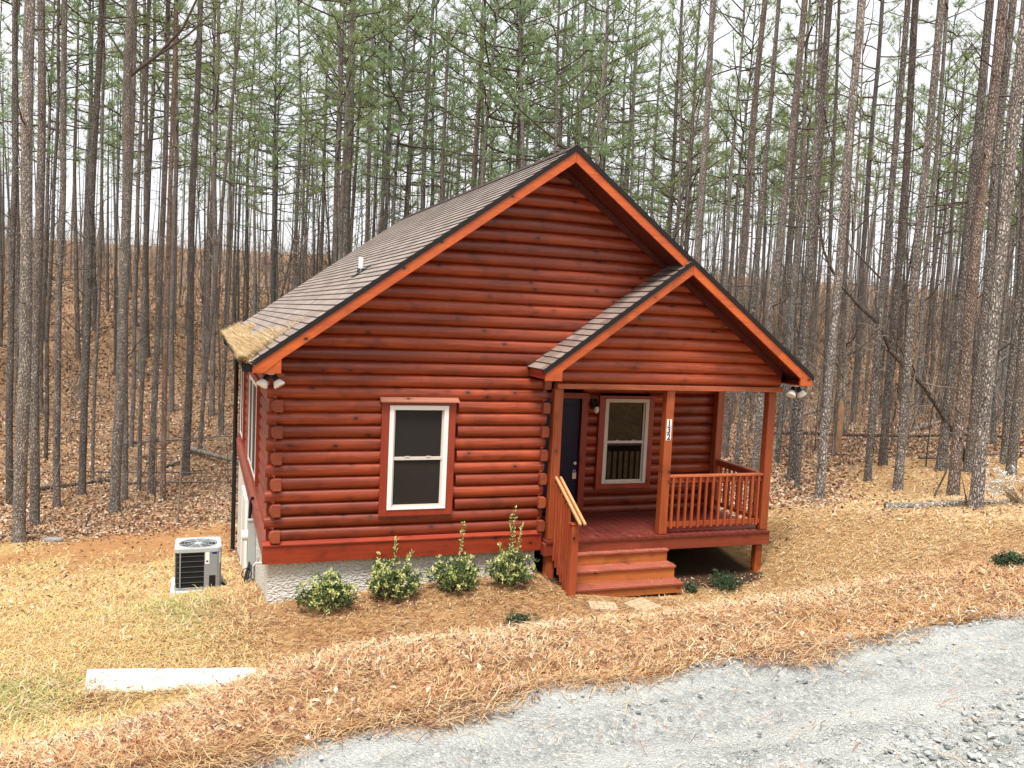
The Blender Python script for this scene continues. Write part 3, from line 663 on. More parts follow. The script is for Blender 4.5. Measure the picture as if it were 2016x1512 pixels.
def polar(n, dmin, dmax, amin=-26, amax=52):
    """points over the yard, denser near the road so that every part is covered as closely as it can be seen"""
    a = np.radians(rng.uniform(amin, amax, n)); d = dmin*(dmax/dmin)**rng.random(n); return CX + d*np.sin(a), CY + d*np.cos(a), d
def inside_house(X, Y): return ((X > 0) & (X < 7.5) & (Y > .05) & (Y < 9.3)) | ((X > 3.8) & (X < 7.7) & (Y > -.2) & (Y < 2)) | ((X > 3.94) & (X < 5.85) & (Y > -.78) & (Y < 0))
SLAB = (-1.92, -.2, -2.3, -1.5); SLZ = -.715
def scatter_straw(n):
    X, Y, d = polar(n, 2.9, 40, -36, 66); sd = Y - road_edge(X); st, gr, gn, cl = zones(X, Y)
    clump = np.sin(X*3.1+2*np.sin(Y*1.3))*np.sin(Y*3.7+1.5*np.sin(X*1.9))
    p = np.clip(st, 0, 1)*(.72+.28*clump)*sstep(sd + .10*clump + .05*np.sin(X*7.3), -.22, -.02); p = np.where(sd < -.25, .006, p)
    slab = (X > SLAB[0]) & (X < SLAB[1]) & (Y > SLAB[2]) & (Y < SLAB[3]); p = np.where(slab, np.maximum(sstep(-Y-.34*X + .12*np.sin(X*6), 2.40, 2.62)*.8, sstep(-X-.1*np.sin(Y*9), 1.78, 1.95)*.5) + .08, p)
    p = p*(1-.93*soil_shade(X, Y)); k = (rng.random(n) < p) & ~inside_house(X, Y); X, Y, d, sd, slab = X[k], Y[k], d[k], sd[k], slab[k]; m = len(X)
    Z = np.where(slab, np.maximum(terrain(X, Y), -.715+.068*(X+1.9)+.004), terrain(X, Y)) + rng.random(m)**2*.028 + .003; Z = np.where(sd < 0, RZ+.03, Z)
    L = rng.uniform(.04, .125, m)*(1+.02*d); w = np.clip(.0010+.00042*d, .002, .03)*rng.uniform(.6, 1.5, m)
    flow = .35*np.sin(X*1.1+Y*.7); az = rng.normal(0, .9, m) + flow + PI*rng.integers(0, 2, m)
    V, F = strips(np.stack([X, Y, Z], 1), az, rng.normal(.02, .17, m), L, w, rng.uniform(0, .016, m))
    far = sstep(d, 8, 12)
    u = rng.random(m) + .13*np.sin(X*2.2+np.sin(Y*3.1))*np.sin(Y*2.7+1.2*np.sin(X*1.7)) + .10*np.sin(X*5.7+2*np.sin(Y*4.3))*np.sin(Y*6.1); mi = np.select([u < .27+.14*far, u < .50, u < .74, u < .93], [0, 1, 2, 3], 6)
    bed = (X < 4.2) & (Y > -2.2) & (Y < 1) & (X > -1); mi = np.where(bed & (rng.random(m) < .3), 2, mi); gold = (X > 5.5) & (Y > -3.5); mi = np.where(gold & (rng.random(m) < .6), rng.choice([0, 4, 6], m), mi)
    crest = np.exp(-((sd-1.75)/.35)**2)*(X < 4.5); mi = np.where(rng.random(m) < crest*.22, 6, mi)
    return tag(np_mesh('pine_straw', V, F, S_mats, np.repeat(mi, 2)), None, None, None, 'stuff')
def scatter_grass(n):
    X, Y, d = polar(n, 7, 34, -26, 12); st, gr, gn, cl = zones(X, Y)
    tuft = np.sin(X*2.3+Y)*np.sin(Y*1.9-X*1.4); p = np.clip(gr*(.75+.35*tuft) + gn*.25 - cl*.75, 0, 1)
    k = (rng.random(n) < p) & ~inside_house(X, Y) & ~((X > -1.95) & (X < -.2) & (Y < -1.86-.385*(X+.2)) & (Y > -2.5-.34*(X+.2))) & ~((X > -1.25) & (X < -.4) & (Y > 2.5) & (Y < 3.3)); X, Y, d, gn = X[k], Y[k], d[k], gn[k]; m = len(X)
    Z = terrain(X, Y) - .005; L = rng.uniform(.04, .15, m)*(1+.5*gn); w = np.clip(.0015+.00052*d, .003, .02)*rng.uniform(.7, 1.4, m)
    V, F = strips(np.stack([X, Y, Z], 1), rng.uniform(0, 2*PI, m), np.abs(rng.normal(.12, .28, m)), L, w, rng.uniform(.0, .02, m))
    u = rng.random(m); mi = np.select([u < np.clip(gn*.5, 0, .5), u < .45+.15*tuft[k], u < .72, u < .84, u < .94], [5, 4, 0, 1, 6], 2)
    return tag(np_mesh('dry_grass', V, F, S_mats, np.repeat(mi, 2)), None, None, None, 'stuff')
L_mats = [cmat('leaf_tan', (.37, .25, .155)), cmat('leaf_brown', (.20, .10, .055)), cmat('leaf_pale', (.52, .42, .32)), cmat('leaf_maroon', (.13, .05, .035)), cmat('leaf_orange', (.37, .20, .10))]
def leaves(name, X, Y, Z, size, probs, tilt=.5):
    m = len(X); az = rng.uniform(0, 2*PI, m); tl = rng.normal(0, tilt, m); tr = rng.normal(0, tilt, m); c, s = np.cos(az), np.sin(az)
    a = np.stack([c*np.cos(tl), s*np.cos(tl), np.sin(tl)], 1)*size[:, None]; b = np.stack([-s*np.cos(tr), c*np.cos(tr), np.sin(tr)], 1)*(size*.55)[:, None]; P = np.stack([X, Y, Z], 1)
    curl = np.zeros_like(P); curl[:, 2] = size*rng.uniform(-.3, .35, m)
    V = np.stack([P-a, P-a*.2+b+curl, P+a, P-a*.2-b+curl], 1).reshape(-1, 3); i = (np.arange(m)*4)[:, None]
    F = np.concatenate([i+np.array([[0, 1, 2]]), i+np.array([[0, 2, 3]])], 1).reshape(-1, 3)
    return np_mesh(name, V, F, L_mats, np.repeat(rng.choice(5, m, p=probs), 2))
def scatter_leaves():
    n = 300000; X, Y, d = polar(n, 14, 95, -30, 54); st, gr, gn, cl = zones(X, Y); p = np.clip(1 - st - gr, 0, 1) + .06
    k = (rng.random(n) < p) & ~inside_house(X, Y); X, Y, d = X[k], Y[k], d[k]
    tag(leaves('leaf_litter', X, Y, terrain(X, Y) + .02 + rng.random(len(X))*.03, np.clip(.02+.0015*d, .03, .16)*rng.uniform(.6, 1.3, len(X)), [.42, .22, .12, .06, .18], .45), None, None, None, 'stuff')
    n = 7000; X, Y, d = polar(n, 3.2, 13); sd = Y-road_edge(X); k = (sd > -.05) & ~inside_house(X, Y); X, Y = X[k], Y[k]
    a = rng.random(900)*3.3+.6; b = -.15 - rng.random(900)**1.5*.75; c = 5.9 + rng.random(350)*1.5; e = -.1 - rng.random(350)*.8
    sx = rng.uniform(-1.85, -.25, 28); X = np.r_[X, a, c, sx]; Y = np.r_[Y, b, e, -1.45-.385*(sx+1.2)-rng.random(28)**.6*.75]; m = len(X); zl = np.r_[terrain(X[:-28], Y[:-28]), np.maximum(terrain(sx, Y[-28:]), -.715+.068*(sx+1.9))-.025]
    tag(leaves('fallen_leaves', X, Y, zl + .03 + rng.random(m)*.02, rng.uniform(.008, .024, m), [.20, .28, .20, .26, .06], .5), None, None, None, 'stuff')
scatter_straw(680000); scatter_grass(170000); scatter_leaves()
def gutter_needles(n):
    t = rng.random(n); Y = YF + (YB-YF)*rng.random(n)**1.35; ext = .10 + .22*np.clip((Y-YF)/1.2, 0, 1) + .10*np.sin(Y*1.3) + .38*np.exp(-((Y-.35)/.28)**2); s = rng.random(n)**1.3*ext*1.5 - .11
    X = XL + s*.81; Z = np.where(s < 0, ZE-.01, ZE + s*.59 + .015) + rng.random(n)*.022*(1+(s < .1))
    az = rng.normal(PI, 1.0, n)
    V, F = strips(np.stack([X, Y, Z], 1), az, -.5*np.cos(az) + rng.normal(0, .12, n), rng.uniform(.06, .15, n), np.full(n, .007), rng.uniform(0, .012, n))
    return tag(np_mesh('pine_needle_heap', V, F, S_mats, np.repeat(rng.choice([0, 6, 4, 1], n, p=[.25, .42, .25, .08]), 2)), None, None, None, 'stuff')
gutter_needles(11000)
def step_needles(n):
    V = []; F = []
    for i, (a, b, y0, y1, z) in enumerate([(SX0, SX1, ys[0], -.2, zs[0]), (SX0, SX1, ys[1], ys[0], zs[1]), (SX0, SX1, ys[2], ys[1], zs[2]), (4.1, 5.7, -.15, .5, .16), (PXL+.1, PXL+.9, YF, 0, None)]):
        m = n if z is None else n//2; X = rng.uniform(a, b, m); Y = rng.uniform(y0, y1, m); Z = np.full(m, z+.004) if z is not None else ZE + MS*(X-PXL) + .02
        v, f = strips(np.stack([X, Y, Z], 1), rng.uniform(0, 2*PI, m), np.zeros(m) if z is not None else rng.normal(0, .1, m), rng.uniform(.05, .13, m), np.full(m, .004), np.full(m, .003)); F.append(f + sum(len(q) for q in V)); V.append(v)
    return tag(np_mesh('scattered_needles', np.concatenate(V), np.concatenate(F), S_mats[:2], rng.integers(0, 2, sum(len(f) for f in F))), None, None, None, 'stuff')
step_needles(110)

# ------------------------------------------------------------------ slab, pavers, air conditioner, meter
def m_conc(name, a, b, cracks=False):
    t = NT(name); n = t.noise(t.coord(), 4, 5); f = t.noise(t.coord(), 90, 3); c = t.mix(n, a, b); c = t.mix(t.math('MULTIPLY', f, .25), c, tuple(x*.6 for x in a))
    if cracks:
        k = t.new('ShaderNodeTexBrick'); t.l.new(t.coord(), k.inputs['Vector']); k.inputs['Scale'].default_value = 1; k.inputs['Brick Width'].default_value = .135; k.inputs['Row Height'].default_value = .115; k.inputs['Mortar Size'].default_value = .006
        c = t.mix(k.outputs['Fac'], c, tuple(x*.45 for x in a))
    t.col(c); t.rough(.85); t.bump(f, .3, .004); return t.m
M_conc = m_conc('sun_bleached_concrete', (.50, .47, .41), (.72, .69, .63)); M_paver = m_conc('tan_paver', (.42, .28, .17), (.56, .41, .27), True); M_pad = m_conc('pad_concrete', (.66, .65, .63), (.76, .75, .73))
o = MB().poly([(p[0], p[1], z if z < -.9 else -.715 + .068*(p[0]+1.9)) for z in (-1.0, SLZ) for p in ((-1.90, -1.95), (-.15, -2.55), (-.2, -1.87), (-1.95, -1.2))], [(3,2,1,0), (4,5,6,7), (0,1,5,4), (1,2,6,5), (2,3,7,6), (3,0,4,7)]).build('concrete_slab', M_conc, bevel=.012); tag(o, 'bleached white concrete slab half buried in straw in the left yard', 'slab')
for i, (x, y, rz, sx, sy, lb) in enumerate([(4.32, -1.17, -.28, .38, .27, 'tan paving stone just left of the last porch step, its front edge raised'), (4.93, -1.16, .35, .37, .36, 'tan paving stone set at an angle closest to the porch steps'),
                                        (4.42, -1.68, -.1, .42, .26, 'tan paving stone sunk in straw in the second row from the steps, left side'), (4.98, -1.80, .15, .36, .22, 'tan paving stone almost covered by straw, right one of the farther pair')]):
    pv = MB().box(-sx/2, sx/2, -sy/2, sy/2, -.05, .028).build('paving_stone', M_paver, loc=(x, y, float(terrain(np.array([x]), np.array([y]))[0]) + .022), bevel=.008); pv.rotation_euler = (.05, .03*(-1)**i, rz); tag(pv, lb, 'paving stone', 'paving stones before the porch steps')

AX0, AX1, AY0, AY1, AZ0, AZ1 = -1.165, -.475, 2.55, 3.22, -1.115, -.50
o = MB().box(AX0-.05, AX1+.05, AY0-.05, AY1+.06, -1.35, -1.12).build('equipment_pad', M_pad, bevel=.01); tag(o, 'white concrete pad under the air conditioner', 'pad')
ac = thing('air_conditioner', 'grey outdoor air conditioner with dark louvred coil beside the cabin', 'air conditioner', ((AX0+AX1)/2, (AY0+AY1)/2, AZ0))
def acp(mb, name, mat, par=None, **k):
    o = mb.build(name, mat, par or ac, **k)
    if par is None: o.matrix_parent_inverse = Matrix.Translation(-ac.location)
    return o
M_acg = plain('ac_grey_paint', (.26, .27, .28), .4, .04); M_coil = plain('ac_coil', (.012, .013, .016), .5, .2, 60); M_acw = plain('ac_pale_top', (.42, .44, .45), .35, .04)
def rrect(x0, x1, y0, y1, r, n=5):
    P = []
    for cx, cy, a in ((x1-r, y1-r, 0), (x0+r, y1-r, PI/2), (x0+r, y0+r, PI), (x1-r, y0+r, 1.5*PI)):
        P += [(cx+r*math.cos(a+PI/2*k/n), cy+r*math.sin(a+PI/2*k/n)) for k in range(n+1)]
    return P
acp(MB().prism(rrect(AX0+.02, AX1-.02, AY0+.02, AY1-.02, .07), 'z', AZ0+.03, AZ1), 'coil', M_coil)
cab = MB().prism(rrect(AX0, AX1, AY0, AY1, .08), 'z', AZ0, AZ0+.035)
xm = AX0 + .435*(AX1-AX0)*1.45
cab.box(xm, AX1-.07, AY0+.001, AY0+.03, AZ0+.035, AZ1).box(AX1-.03, AX1-.001, AY0+.07, AY0+.36, AZ0+.035, AZ1)
cab.poly([(AX1-.07, AY0+.001, AZ0+.035), (AX1-.025, AY0+.02, AZ0+.035), (AX1-.001, AY0+.07, AZ0+.035), (AX1-.07, AY0+.001, AZ1), (AX1-.025, AY0+.02, AZ1), (AX1-.001, AY0+.07, AZ1)], [(0,1,4,3), (1,2,5,4)])
for z in np.linspace(AZ0+.115, AZ1-.085, 6): cab.box(AX0+.04, xm, AY0+.006, AY0+.018, z, z+.004, 1).box(AX0+.005, AX0+.018, AY0+.07, AY1-.07, z, z+.004, 1)
cab.box(AX0+.075, AX0+.095, AY0+.0, AY0+.03, AZ0+.03, AZ1)
acp(cab, 'cabinet', [M_acg, plain('louvre_dark_grey', (.10, .105, .11), .5, .05)])
top = MB(); Po = rrect(AX0-.004, AX1+.004, AY0-.004, AY1+.004, .085, 5); cx, cy = (AX0+AX1)/2, (AY0+AY1)/2; n = len(Po)
Ri = [(cx+.285*math.cos(PI/4+ (i//6)*PI/2 + ((i % 6)/5-.0)*PI/2*.999 - PI/4), cy+.275*math.sin(PI/4+(i//6)*PI/2+((i % 6)/5)*PI/2*.999 - PI/4)) for i in range(n)]
zt = AZ1+.045
top.poly([(p[0], p[1], AZ1-.02) for p in Po] + [(p[0], p[1], zt-.012) for p in Po] + [(p[0]*.985+cx*.015, p[1]*.985+cy*.015, zt) for p in Po] + [(p[0], p[1], zt-.006) for p in Ri] + [(p[0], p[1], zt-.05) for p in Ri], [(k*n+i, k*n+(i+1) % n, (k+1)*n+(i+1) % n, (k+1)*n+i) for k in range(4) for i in range(n)])
tp_ = acp(top, 'top_cover', M_acw)
acp(MB().poly([(p[0], p[1], zt-.055) for p in Ri], [tuple(range(n))]), 'fan_well', M_coil, fixn=False)
gr = MB()
for k in range(5): gr.tube([(cx+(.06+.05*k)*math.cos(2*PI*i/24), cy+(.06+.05*k)*math.sin(2*PI*i/24), zt-.01) for i in range(25)], .004, 4, cap=False)
for k in range(8): gr.bar((cx, cy, zt-.008), (cx+.28*math.cos(k*PI/4+.2), cy+.28*math.sin(k*PI/4+.2), zt-.006), .012, .006)
gr.tube([(cx, cy, zt-.03), (cx, cy, zt-.004)], .06, 14)
acp(gr, 'fan_grille', M_acw)
acp(MB().box(xm+.015, xm+.075, AY0-.002, AY0+.001, AZ1-.21, AZ1-.02), 'sticker', M_white); acp(MB().box(xm+.03, xm+.06, AY0-.004, AY0-.002, AZ1-.18, AZ1-.155), 'sticker_mark', M_black)
acp(MB().box(xm+.115, xm+.185, AY0-.002, AY0+.001, AZ1-.055, AZ1-.02), 'badge', plain('badge_blue', (.02, .03, .2), .4)); acp(MB().box(AX1-.028, AX1-.02, AY0+.0, AY0+.02, AZ1-.2, AZ1-.03), 'sticker', M_white)
acp(MB().box(xm+.075, AX1-.085, AY0-.003, AY0+.001, AZ0+.04, AZ0+.22), 'access_opening', M_black)
# electric meter box with conduit on the left wall
mt = thing('electric_meter', 'grey electric meter box with pipes on the left cabin wall', 'meter box', (-.09, 2.7, -.75))
def mtp(mb, name, mat):
    o = mb.build(name, mat, mt); o.matrix_parent_inverse = Matrix.Translation(-mt.location); return o
mtp(MB().box(-.085, .03, 2.55, 2.82, -.76, -.06).box(-.095, .03, 2.54, 2.83, -.06, -.04), 'box', M_greybox)
mtp(MB().tube([(-.08, 2.70, -.32), (-.14, 2.70, -.32), (-.17, 2.70, -.32)], [.085, .085, .08], 16), 'meter', M_white)
mtp(MB().tube([(-.04, 2.62, -.76), (-.04, 2.62, -1.4)], .03, 8).tube([(-.03, 2.75, -.76), (-.03, 2.75, -1.4)], .02, 8), 'conduit', M_greybox)
mtp(MB().tube([(-.06, 2.68, -.04), (-.05, 2.68, .2), (-.02, 2.68, .3)], .028, 8), 'cable_pipe', M_black)
cb = MB()
for k, (dx, dz, r) in enumerate([(0, 0, .016), (.03, .02, .012), (-.02, .03, .010)]):
    cb.tube([(-.06+dx*.2, 2.5, -.70-dz), (-.09+dx, 2.42, -.82), (-.12+dx, 2.35, -.95), (-.22+dx, 2.3, -1.04), (-.34, 2.4, -1.08+dz*.4), (-.46, 2.62, -1.06+dz)], r, 6)
cb.tube([(-.10+.075*math.cos(a), 2.42, -.86+.085*math.sin(a)) for a in np.linspace(0, 2*PI, 18)], .008, 5)
tag(cb.build('refrigerant_line', M_black), 'black looped pipe and cables from the air conditioner to the wall', 'pipe')

# ------------------------------------------------------------------ shrubs
def fol(name, ca, cb_):
    t = NT(name); oi = t.new('ShaderNodeNewGeometry').outputs['Random Per Island']; t.col(t.mix(oi, ca, cb_)); t.rough(.5); t.spec(.35); return t.m
M_old = fol('shrub_leaf_dark', (.03, .06, .02), (.11, .16, .05)); M_young = fol('shrub_leaf_young', (.34, .40, .10), (.62, .62, .30)); M_ever = fol('low_evergreen_leaf', (.015, .04, .018), (.06, .10, .045))
M_stem = plain('shrub_stem', (.12, .085, .055), .8, .2)
def leafset(P, N, L, wd):
    m = len(P); N = N/np.linalg.norm(N, axis=1)[:, None]; r = rng.normal(0, 1, (m, 3)); sd = np.cross(N, r); sd /= np.linalg.norm(sd, axis=1)[:, None]
    tip = P + N*L[:, None]; mid = P + N*(L*.45)[:, None]; up = np.cross(sd, N)*(L*.12)[:, None]
    V = np.stack([P, mid+sd*(wd/2)[:, None]+up, tip, mid-sd*(wd/2)[:, None]+up], 1).reshape(-1, 3); i = (np.arange(m)*4)[:, None]
    return V, np.concatenate([i+np.array([[0, 1, 2]]), i+np.array([[0, 2, 3]])], 1).reshape(-1, 3)
def shrub(x, y, w, h, label, shoots=(), nwh=300, name='shrub', dark=False, group='young shrubs along the foundation'):
    z = float(terrain(np.array([x]), np.array([y]))[0]); s = thing(name, label, 'shrub', (x, y, z), 0, group)
    st = MB(); P = []; N = []; Y = []
    tips = []
    for k in range(nwh):
        a = rng.uniform(0, 2*PI); ph = math.acos(rng.uniform(-.1, 1)); q = .55+.45*rng.random(); ir = 1+.18*math.sin(a*3+x*5)+.12*math.sin(a*5+ph*4)
        p = np.array([w/2*math.sin(ph)*math.cos(a), w/2*math.sin(ph)*math.sin(a), h*(.32+.62*math.cos(ph))])*q*ir; p[2] = max(p[2], .03); tips.append((p, ph, q))
    for p, ph, q in tips:
        out = p/np.linalg.norm(p); young = (not dark) and (rng.random() < (.55 if q > .85 else .2)*(.5+.8*math.cos(ph)))
        for j in range(11):
            d = out*.5 + rng.normal(0, .6, 3); d[2] += .25; P.append(p + rng.normal(0, .012, 3)); N.append(d); Y.append(young or (not dark and rng.random() < .08))
    for k in range(26):
        p, ph, q = tips[rng.integers(len(tips))]; st.tube([(0, 0, -.05), (p[0]*.5, p[1]*.5, p[2]*.6), tuple(p)], [.008, .005, .002], 4)
    for (dx, dy, H2) in shoots:
        b = np.array([dx*.4, dy*.4, h*.5]); e = np.array([dx, dy, H2]); st.tube([tuple(b), tuple((b+e)/2+[.01, 0, 0]), tuple(e)], [.005, .004, .002], 4)
        for t in np.linspace(.3, 1, 13):
            for j in range(5 if t > .35 else 2):
                d = rng.normal(0, .7, 3); d[2] = abs(d[2])+.3; P.append(b+(e-b)*t); N.append(d); Y.append(rng.random() < .85)
    P = np.array(P); N = np.array(N); m = len(P); V, F = leafset(P, N, rng.uniform(.03, .062, m)*(.6 if dark else 1), rng.uniform(.016, .027, m)*(.7 if dark else 1))
    st.build('stems', M_stem, s); np_mesh('foliage', V, F, [M_ever if dark else M_old, M_young], np.repeat(np.array(Y, int), 2), parent=s); return s
shrub(.74, -.42, .70, .46, 'round dome-shaped shrub near the left foundation corner', [(.05, .0, .5)])
shrub(1.62, -.34, .70, .54, 'bushy shrub with yellow-green tips, second from the foundation corner', [(.02, .02, .80), (.24, 0, .62)], 330)
shrub(2.50, -.30, .66, .46, 'shrub with one tall thin shoot against the skirt board', [(.08, .02, .92)])
shrub(3.28, -.36, .62, .50, 'shrub with the tallest loose shoots, nearest the porch', [(.04, .05, 1.08), (-.02, .04, .98), (.14, .02, .85), (-.2, 0, .6)], 250)
shrub(2.93, -1.70, .46, .20, 'low dark evergreen half hidden behind the straw bank', (), 150, 'low_evergreen', True, None)
shrub(6.62, -.62, .46, .26, 'low dark evergreen under the porch railing', (), 190, 'low_evergreen', True, None)
shrub(6.22, -5.62, .30, .14, 'low dark evergreen in straw at the right edge of the photo', (), 130, 'low_evergreen', True, None)
shrub(6.03, -.62, .20, .14, 'small green tuft beside the lowest porch step', (), 50, 'low_evergreen', True, None)

# ------------------------------------------------------------------ trees
def m_bark(name, plate, crack, scale=1.9):
    t = NT(name); oi = t.new('ShaderNodeObjectInfo'); off = t.new('ShaderNodeVectorMath', operation='SCALE'); t.l.new(oi.outputs['Location'], off.inputs[0]); off.inputs[3].default_value = .37
    wv = t.new('ShaderNodeTexNoise'); t.l.new(t.coord((6, 6, 4), off.outputs[0]), wv.inputs['Vector']); wv.inputs['Scale'].default_value = 1.5; wa = t.new('ShaderNodeVectorMath', operation='MULTIPLY_ADD'); t.l.new(wv.outputs['Color'], wa.inputs[0]); wa.inputs[1].default_value = (1.6, 1.6, 1.6); t.l.new(t.coord((14*scale, 14*scale, 5*scale), off.outputs[0]), wa.inputs[2]); c0 = wa.outputs[0]; ve = t.vor(c0, 1.0, 'DISTANCE_TO_EDGE'); n = t.noise(t.coord((7, 7, 2.6), off.outputs[0]), 1, 4, .6); nf = t.noise(t.coord((40, 40, 14), off.outputs[0]), 1, 3, .7); big = t.noise(t.coord((1.2, 1.2, .35), off.outputs[0]), 1, 3)
    pale = t.mix(t.step(n, .42, .66), plate, tuple(min(.7, x*1.55) for x in plate)); c = t.mix(t.math('MULTIPLY', t.step(nf, .45, .62), .55), pale, crack); c = t.mix(t.math('MULTIPLY', t.step(ve, .16, .02), .65), c, crack)
    c = t.mix(t.math('MULTIPLY', t.step(big, .5, .72), .3), c, (.20, .14, .11)); c = t.mix(.55, c, oi.outputs['Color'], 'MULTIPLY') if False else t.mix(1.0, c, oi.outputs['Color'], 'MULTIPLY')
    t.col(c); t.rough(.9); t.spec(.15); t.bump(t.math('ADD', t.math('MULTIPLY', t.step(ve, 0, .3), 1.0), t.math('MULTIPLY', nf, .6)), 1.0, .03); return t.m
M_bark = m_bark('pine_bark', (.27, .25, .235), (.05, .04, .034)); M_bark_far = m_bark('far_bark', (.185, .172, .158), (.05, .042, .036), 1.2)
M_twig = plain('dead_twig', (.085, .066, .055), .9, .25, 5); M_twig_pale = plain('pale_twig', (.24, .20, .165), .9, .25, 5)
def m_needle(name, a, b):
    t = NT(name); oi = t.new('ShaderNodeObjectInfo').outputs['Random']; n = t.noise(t.coord(), .55, 3); ri = t.new('ShaderNodeNewGeometry').outputs['Random Per Island']
    c = t.mix(t.math('ADD', t.math('MULTIPLY', n, .6), t.math('MULTIPLY', ri, .4)), a, b); c = t.mix(t.math('MULTIPLY', oi, .45), c, (.20, .22, .085)); t.col(c); t.rough(.55); t.spec(.3)
    tr = t.new('ShaderNodeBsdfTranslucent'); t.set(tr.inputs[0], t.mix(.5, c, (.24, .30, .09))); mx = t.new('ShaderNodeMixShader'); mx.inputs[0].default_value = .5
    t.l.new(t.b.outputs[0], mx.inputs[1]); t.l.new(tr.outputs[0], mx.inputs[2]); t.l.new(mx.outputs[0], t.n['Material Output'].inputs[0]); return t.m
M_needle = m_needle('pine_needles', (.15, .23, .09), (.36, .45, .22)); M_needle_b = m_needle('pine_needles_blue', (.13, .24, .13), (.32, .46, .29)); M_brownleaf = fol('clinging_brown_leaf', (.25, .10, .04), (.42, .20, .08))
def trunk_pts(H, r0, seed, lx=0, ly=0, n=26, wob=1.0, taper=.62):
    r = np.random.default_rng(seed); zs_ = np.r_[-.25, 0, .12, .3, .6, np.linspace(1.1, H, n)]; ph = r.uniform(0, 6.28, 4); fr = r.uniform(.2, .5, 4); P = []; R = []
    for z in zs_:
        k = min(1, max(z, 0)/4)*wob
        P.append((lx*z + .045*k*math.sin(fr[0]*z+ph[0]) + .02*k*math.sin(2.3*fr[1]*z+ph[1]), ly*z + .045*k*math.sin(fr[2]*z+ph[2]), z))
        R.append(r0*((1-taper*max(z, 0)/H) + .22*math.exp(-max(z, -.1)/.22))*(1+.03*math.sin(z*3.1+ph[3])))
    return P, R
def at_h(P, z):
    for a, b in zip(P[:-1], P[1:]):
        if b[2] >= z: t = (z-a[2])/(b[2]-a[2]); return Vector(a).lerp(Vector(b), max(0, t))
    return Vector(P[-1])
def branch_path(r, o, az, L, el, curve, n=5):
    p = Vector(o); pts = [p.copy()]; 
    for i in range(n):
        e = el + curve*(i+1)/n + r.normal(0, .10); a = az + r.normal(0, .13); p = p + Vector((math.cos(a)*math.cos(e), math.sin(a)*math.cos(e), math.sin(e)))*(L/n); pts.append(p.copy())
    return pts
def crown_arrays(seed, P, H, z0, Lmax, nb, dens, mb, droop=.0, ntuft=13, nl=.20, nw=.022):
    """branches and twigs go into mb; returns needle triangles"""
    r = np.random.default_rng(seed); T = []; D = []
    for k in range(nb):
        f = (k+r.random())/nb; z = z0 + (H-z0)*f**.9; o = at_h(P, z); L = Lmax*(1-.82*f)*(.45+.55*min(1, f*5+.25))*r.uniform(.65, 1.15) + .25; az = k*2.4 + r.normal(0, .5)
        el = -.05 + .75*f + r.normal(0, .15) - droop; path = branch_path(r, o, az, L, el, .35, 5)
        mb.tube(path, [.011+.011*L*(1-i/5.5) for i in range(6)], 4, 0, False)
        nt = max(3, int(L*3.2*dens))
        for j in range(nt):
            t = .32+.68*(j+r.random())/nt; q = min(4, int(t*5)); b = path[q].lerp(path[q+1], t*5-q); tl = (.25+.5*(1-t)*L*.45)*r.uniform(.6, 1.3); a2 = az + r.choice([-1, 1])*r.uniform(.35, 1.2); e2 = el+.3 + r.normal(0, .25)
            tp = b + Vector((math.cos(a2)*math.cos(e2), math.sin(a2)*math.cos(e2), math.sin(e2)))*tl; mb.tube([b, tp], [.007, .004], 3, 0, False)
            for s in ((.55, 1.0) if tl > .35 else (1.0,)): T.append(b.lerp(tp, s)); D.append(tp-b)
        T.append(path[-1]); D.append(path[-1]-path[-2])
    T = np.array([v[:] for v in T]); D = np.array([v[:] for v in D]); D /= np.linalg.norm(D, axis=1)[:, None]; m = len(T)
    dv = r.normal(0, .75, (m, ntuft, 3)) + D[:, None]*.75; dv[..., 2] += .15; dv /= np.linalg.norm(dv, axis=2)[..., None]; ax = r.normal(0, 1, dv.shape); sd = np.cross(dv, ax); sd /= np.linalg.norm(sd, axis=2)[..., None]
    L = nl*r.uniform(.6, 1.3, (m, ntuft, 1)); base = T[:, None] + r.normal(0, .03, dv.shape); V = np.stack([base-sd*nw/2, base+sd*nw/2, base+dv*L], 2).reshape(-1, 3); return V
def joined(name, mb, V, mats, parent, loc=(0,0,0)):
    """twig mesh and needle triangles as one crown mesh"""
    nv = len(mb.v); me = bpy.data.meshes.new(name); F = list(mb.f) ; allv = np.concatenate([np.array(mb.v, float).reshape(-1, 3), V]) if nv else V
    lv = [i for f in F for i in f]; ls = np.cumsum([0]+[len(f) for f in F])[:-1] if F else np.array([], int); nt = len(V)//3
    li = np.concatenate([np.array(lv, np.int32), np.arange(nv, nv+len(V), dtype=np.int32)]); lst = np.concatenate([np.array(ls, np.int32), len(lv)+3*np.arange(nt, dtype=np.int32)])
    me.vertices.add(len(allv)); me.vertices.foreach_set('co', allv.astype(np.float32).ravel()); me.loops.add(len(li)); me.loops.foreach_set('vertex_index', li); me.polygons.add(len(lst)); me.polygons.foreach_set('loop_start', lst)
    for m in mats: me.materials.append(m)
    me.polygons.foreach_set('material_index', np.r_[np.zeros(len(F), np.int32), np.ones(nt, np.int32)]); me.update(calc_edges=True); me.validate()
    o = bpy.data.objects.new(name, me); COL.objects.link(o); o.location = loc
    if parent: o.parent = parent
    return o
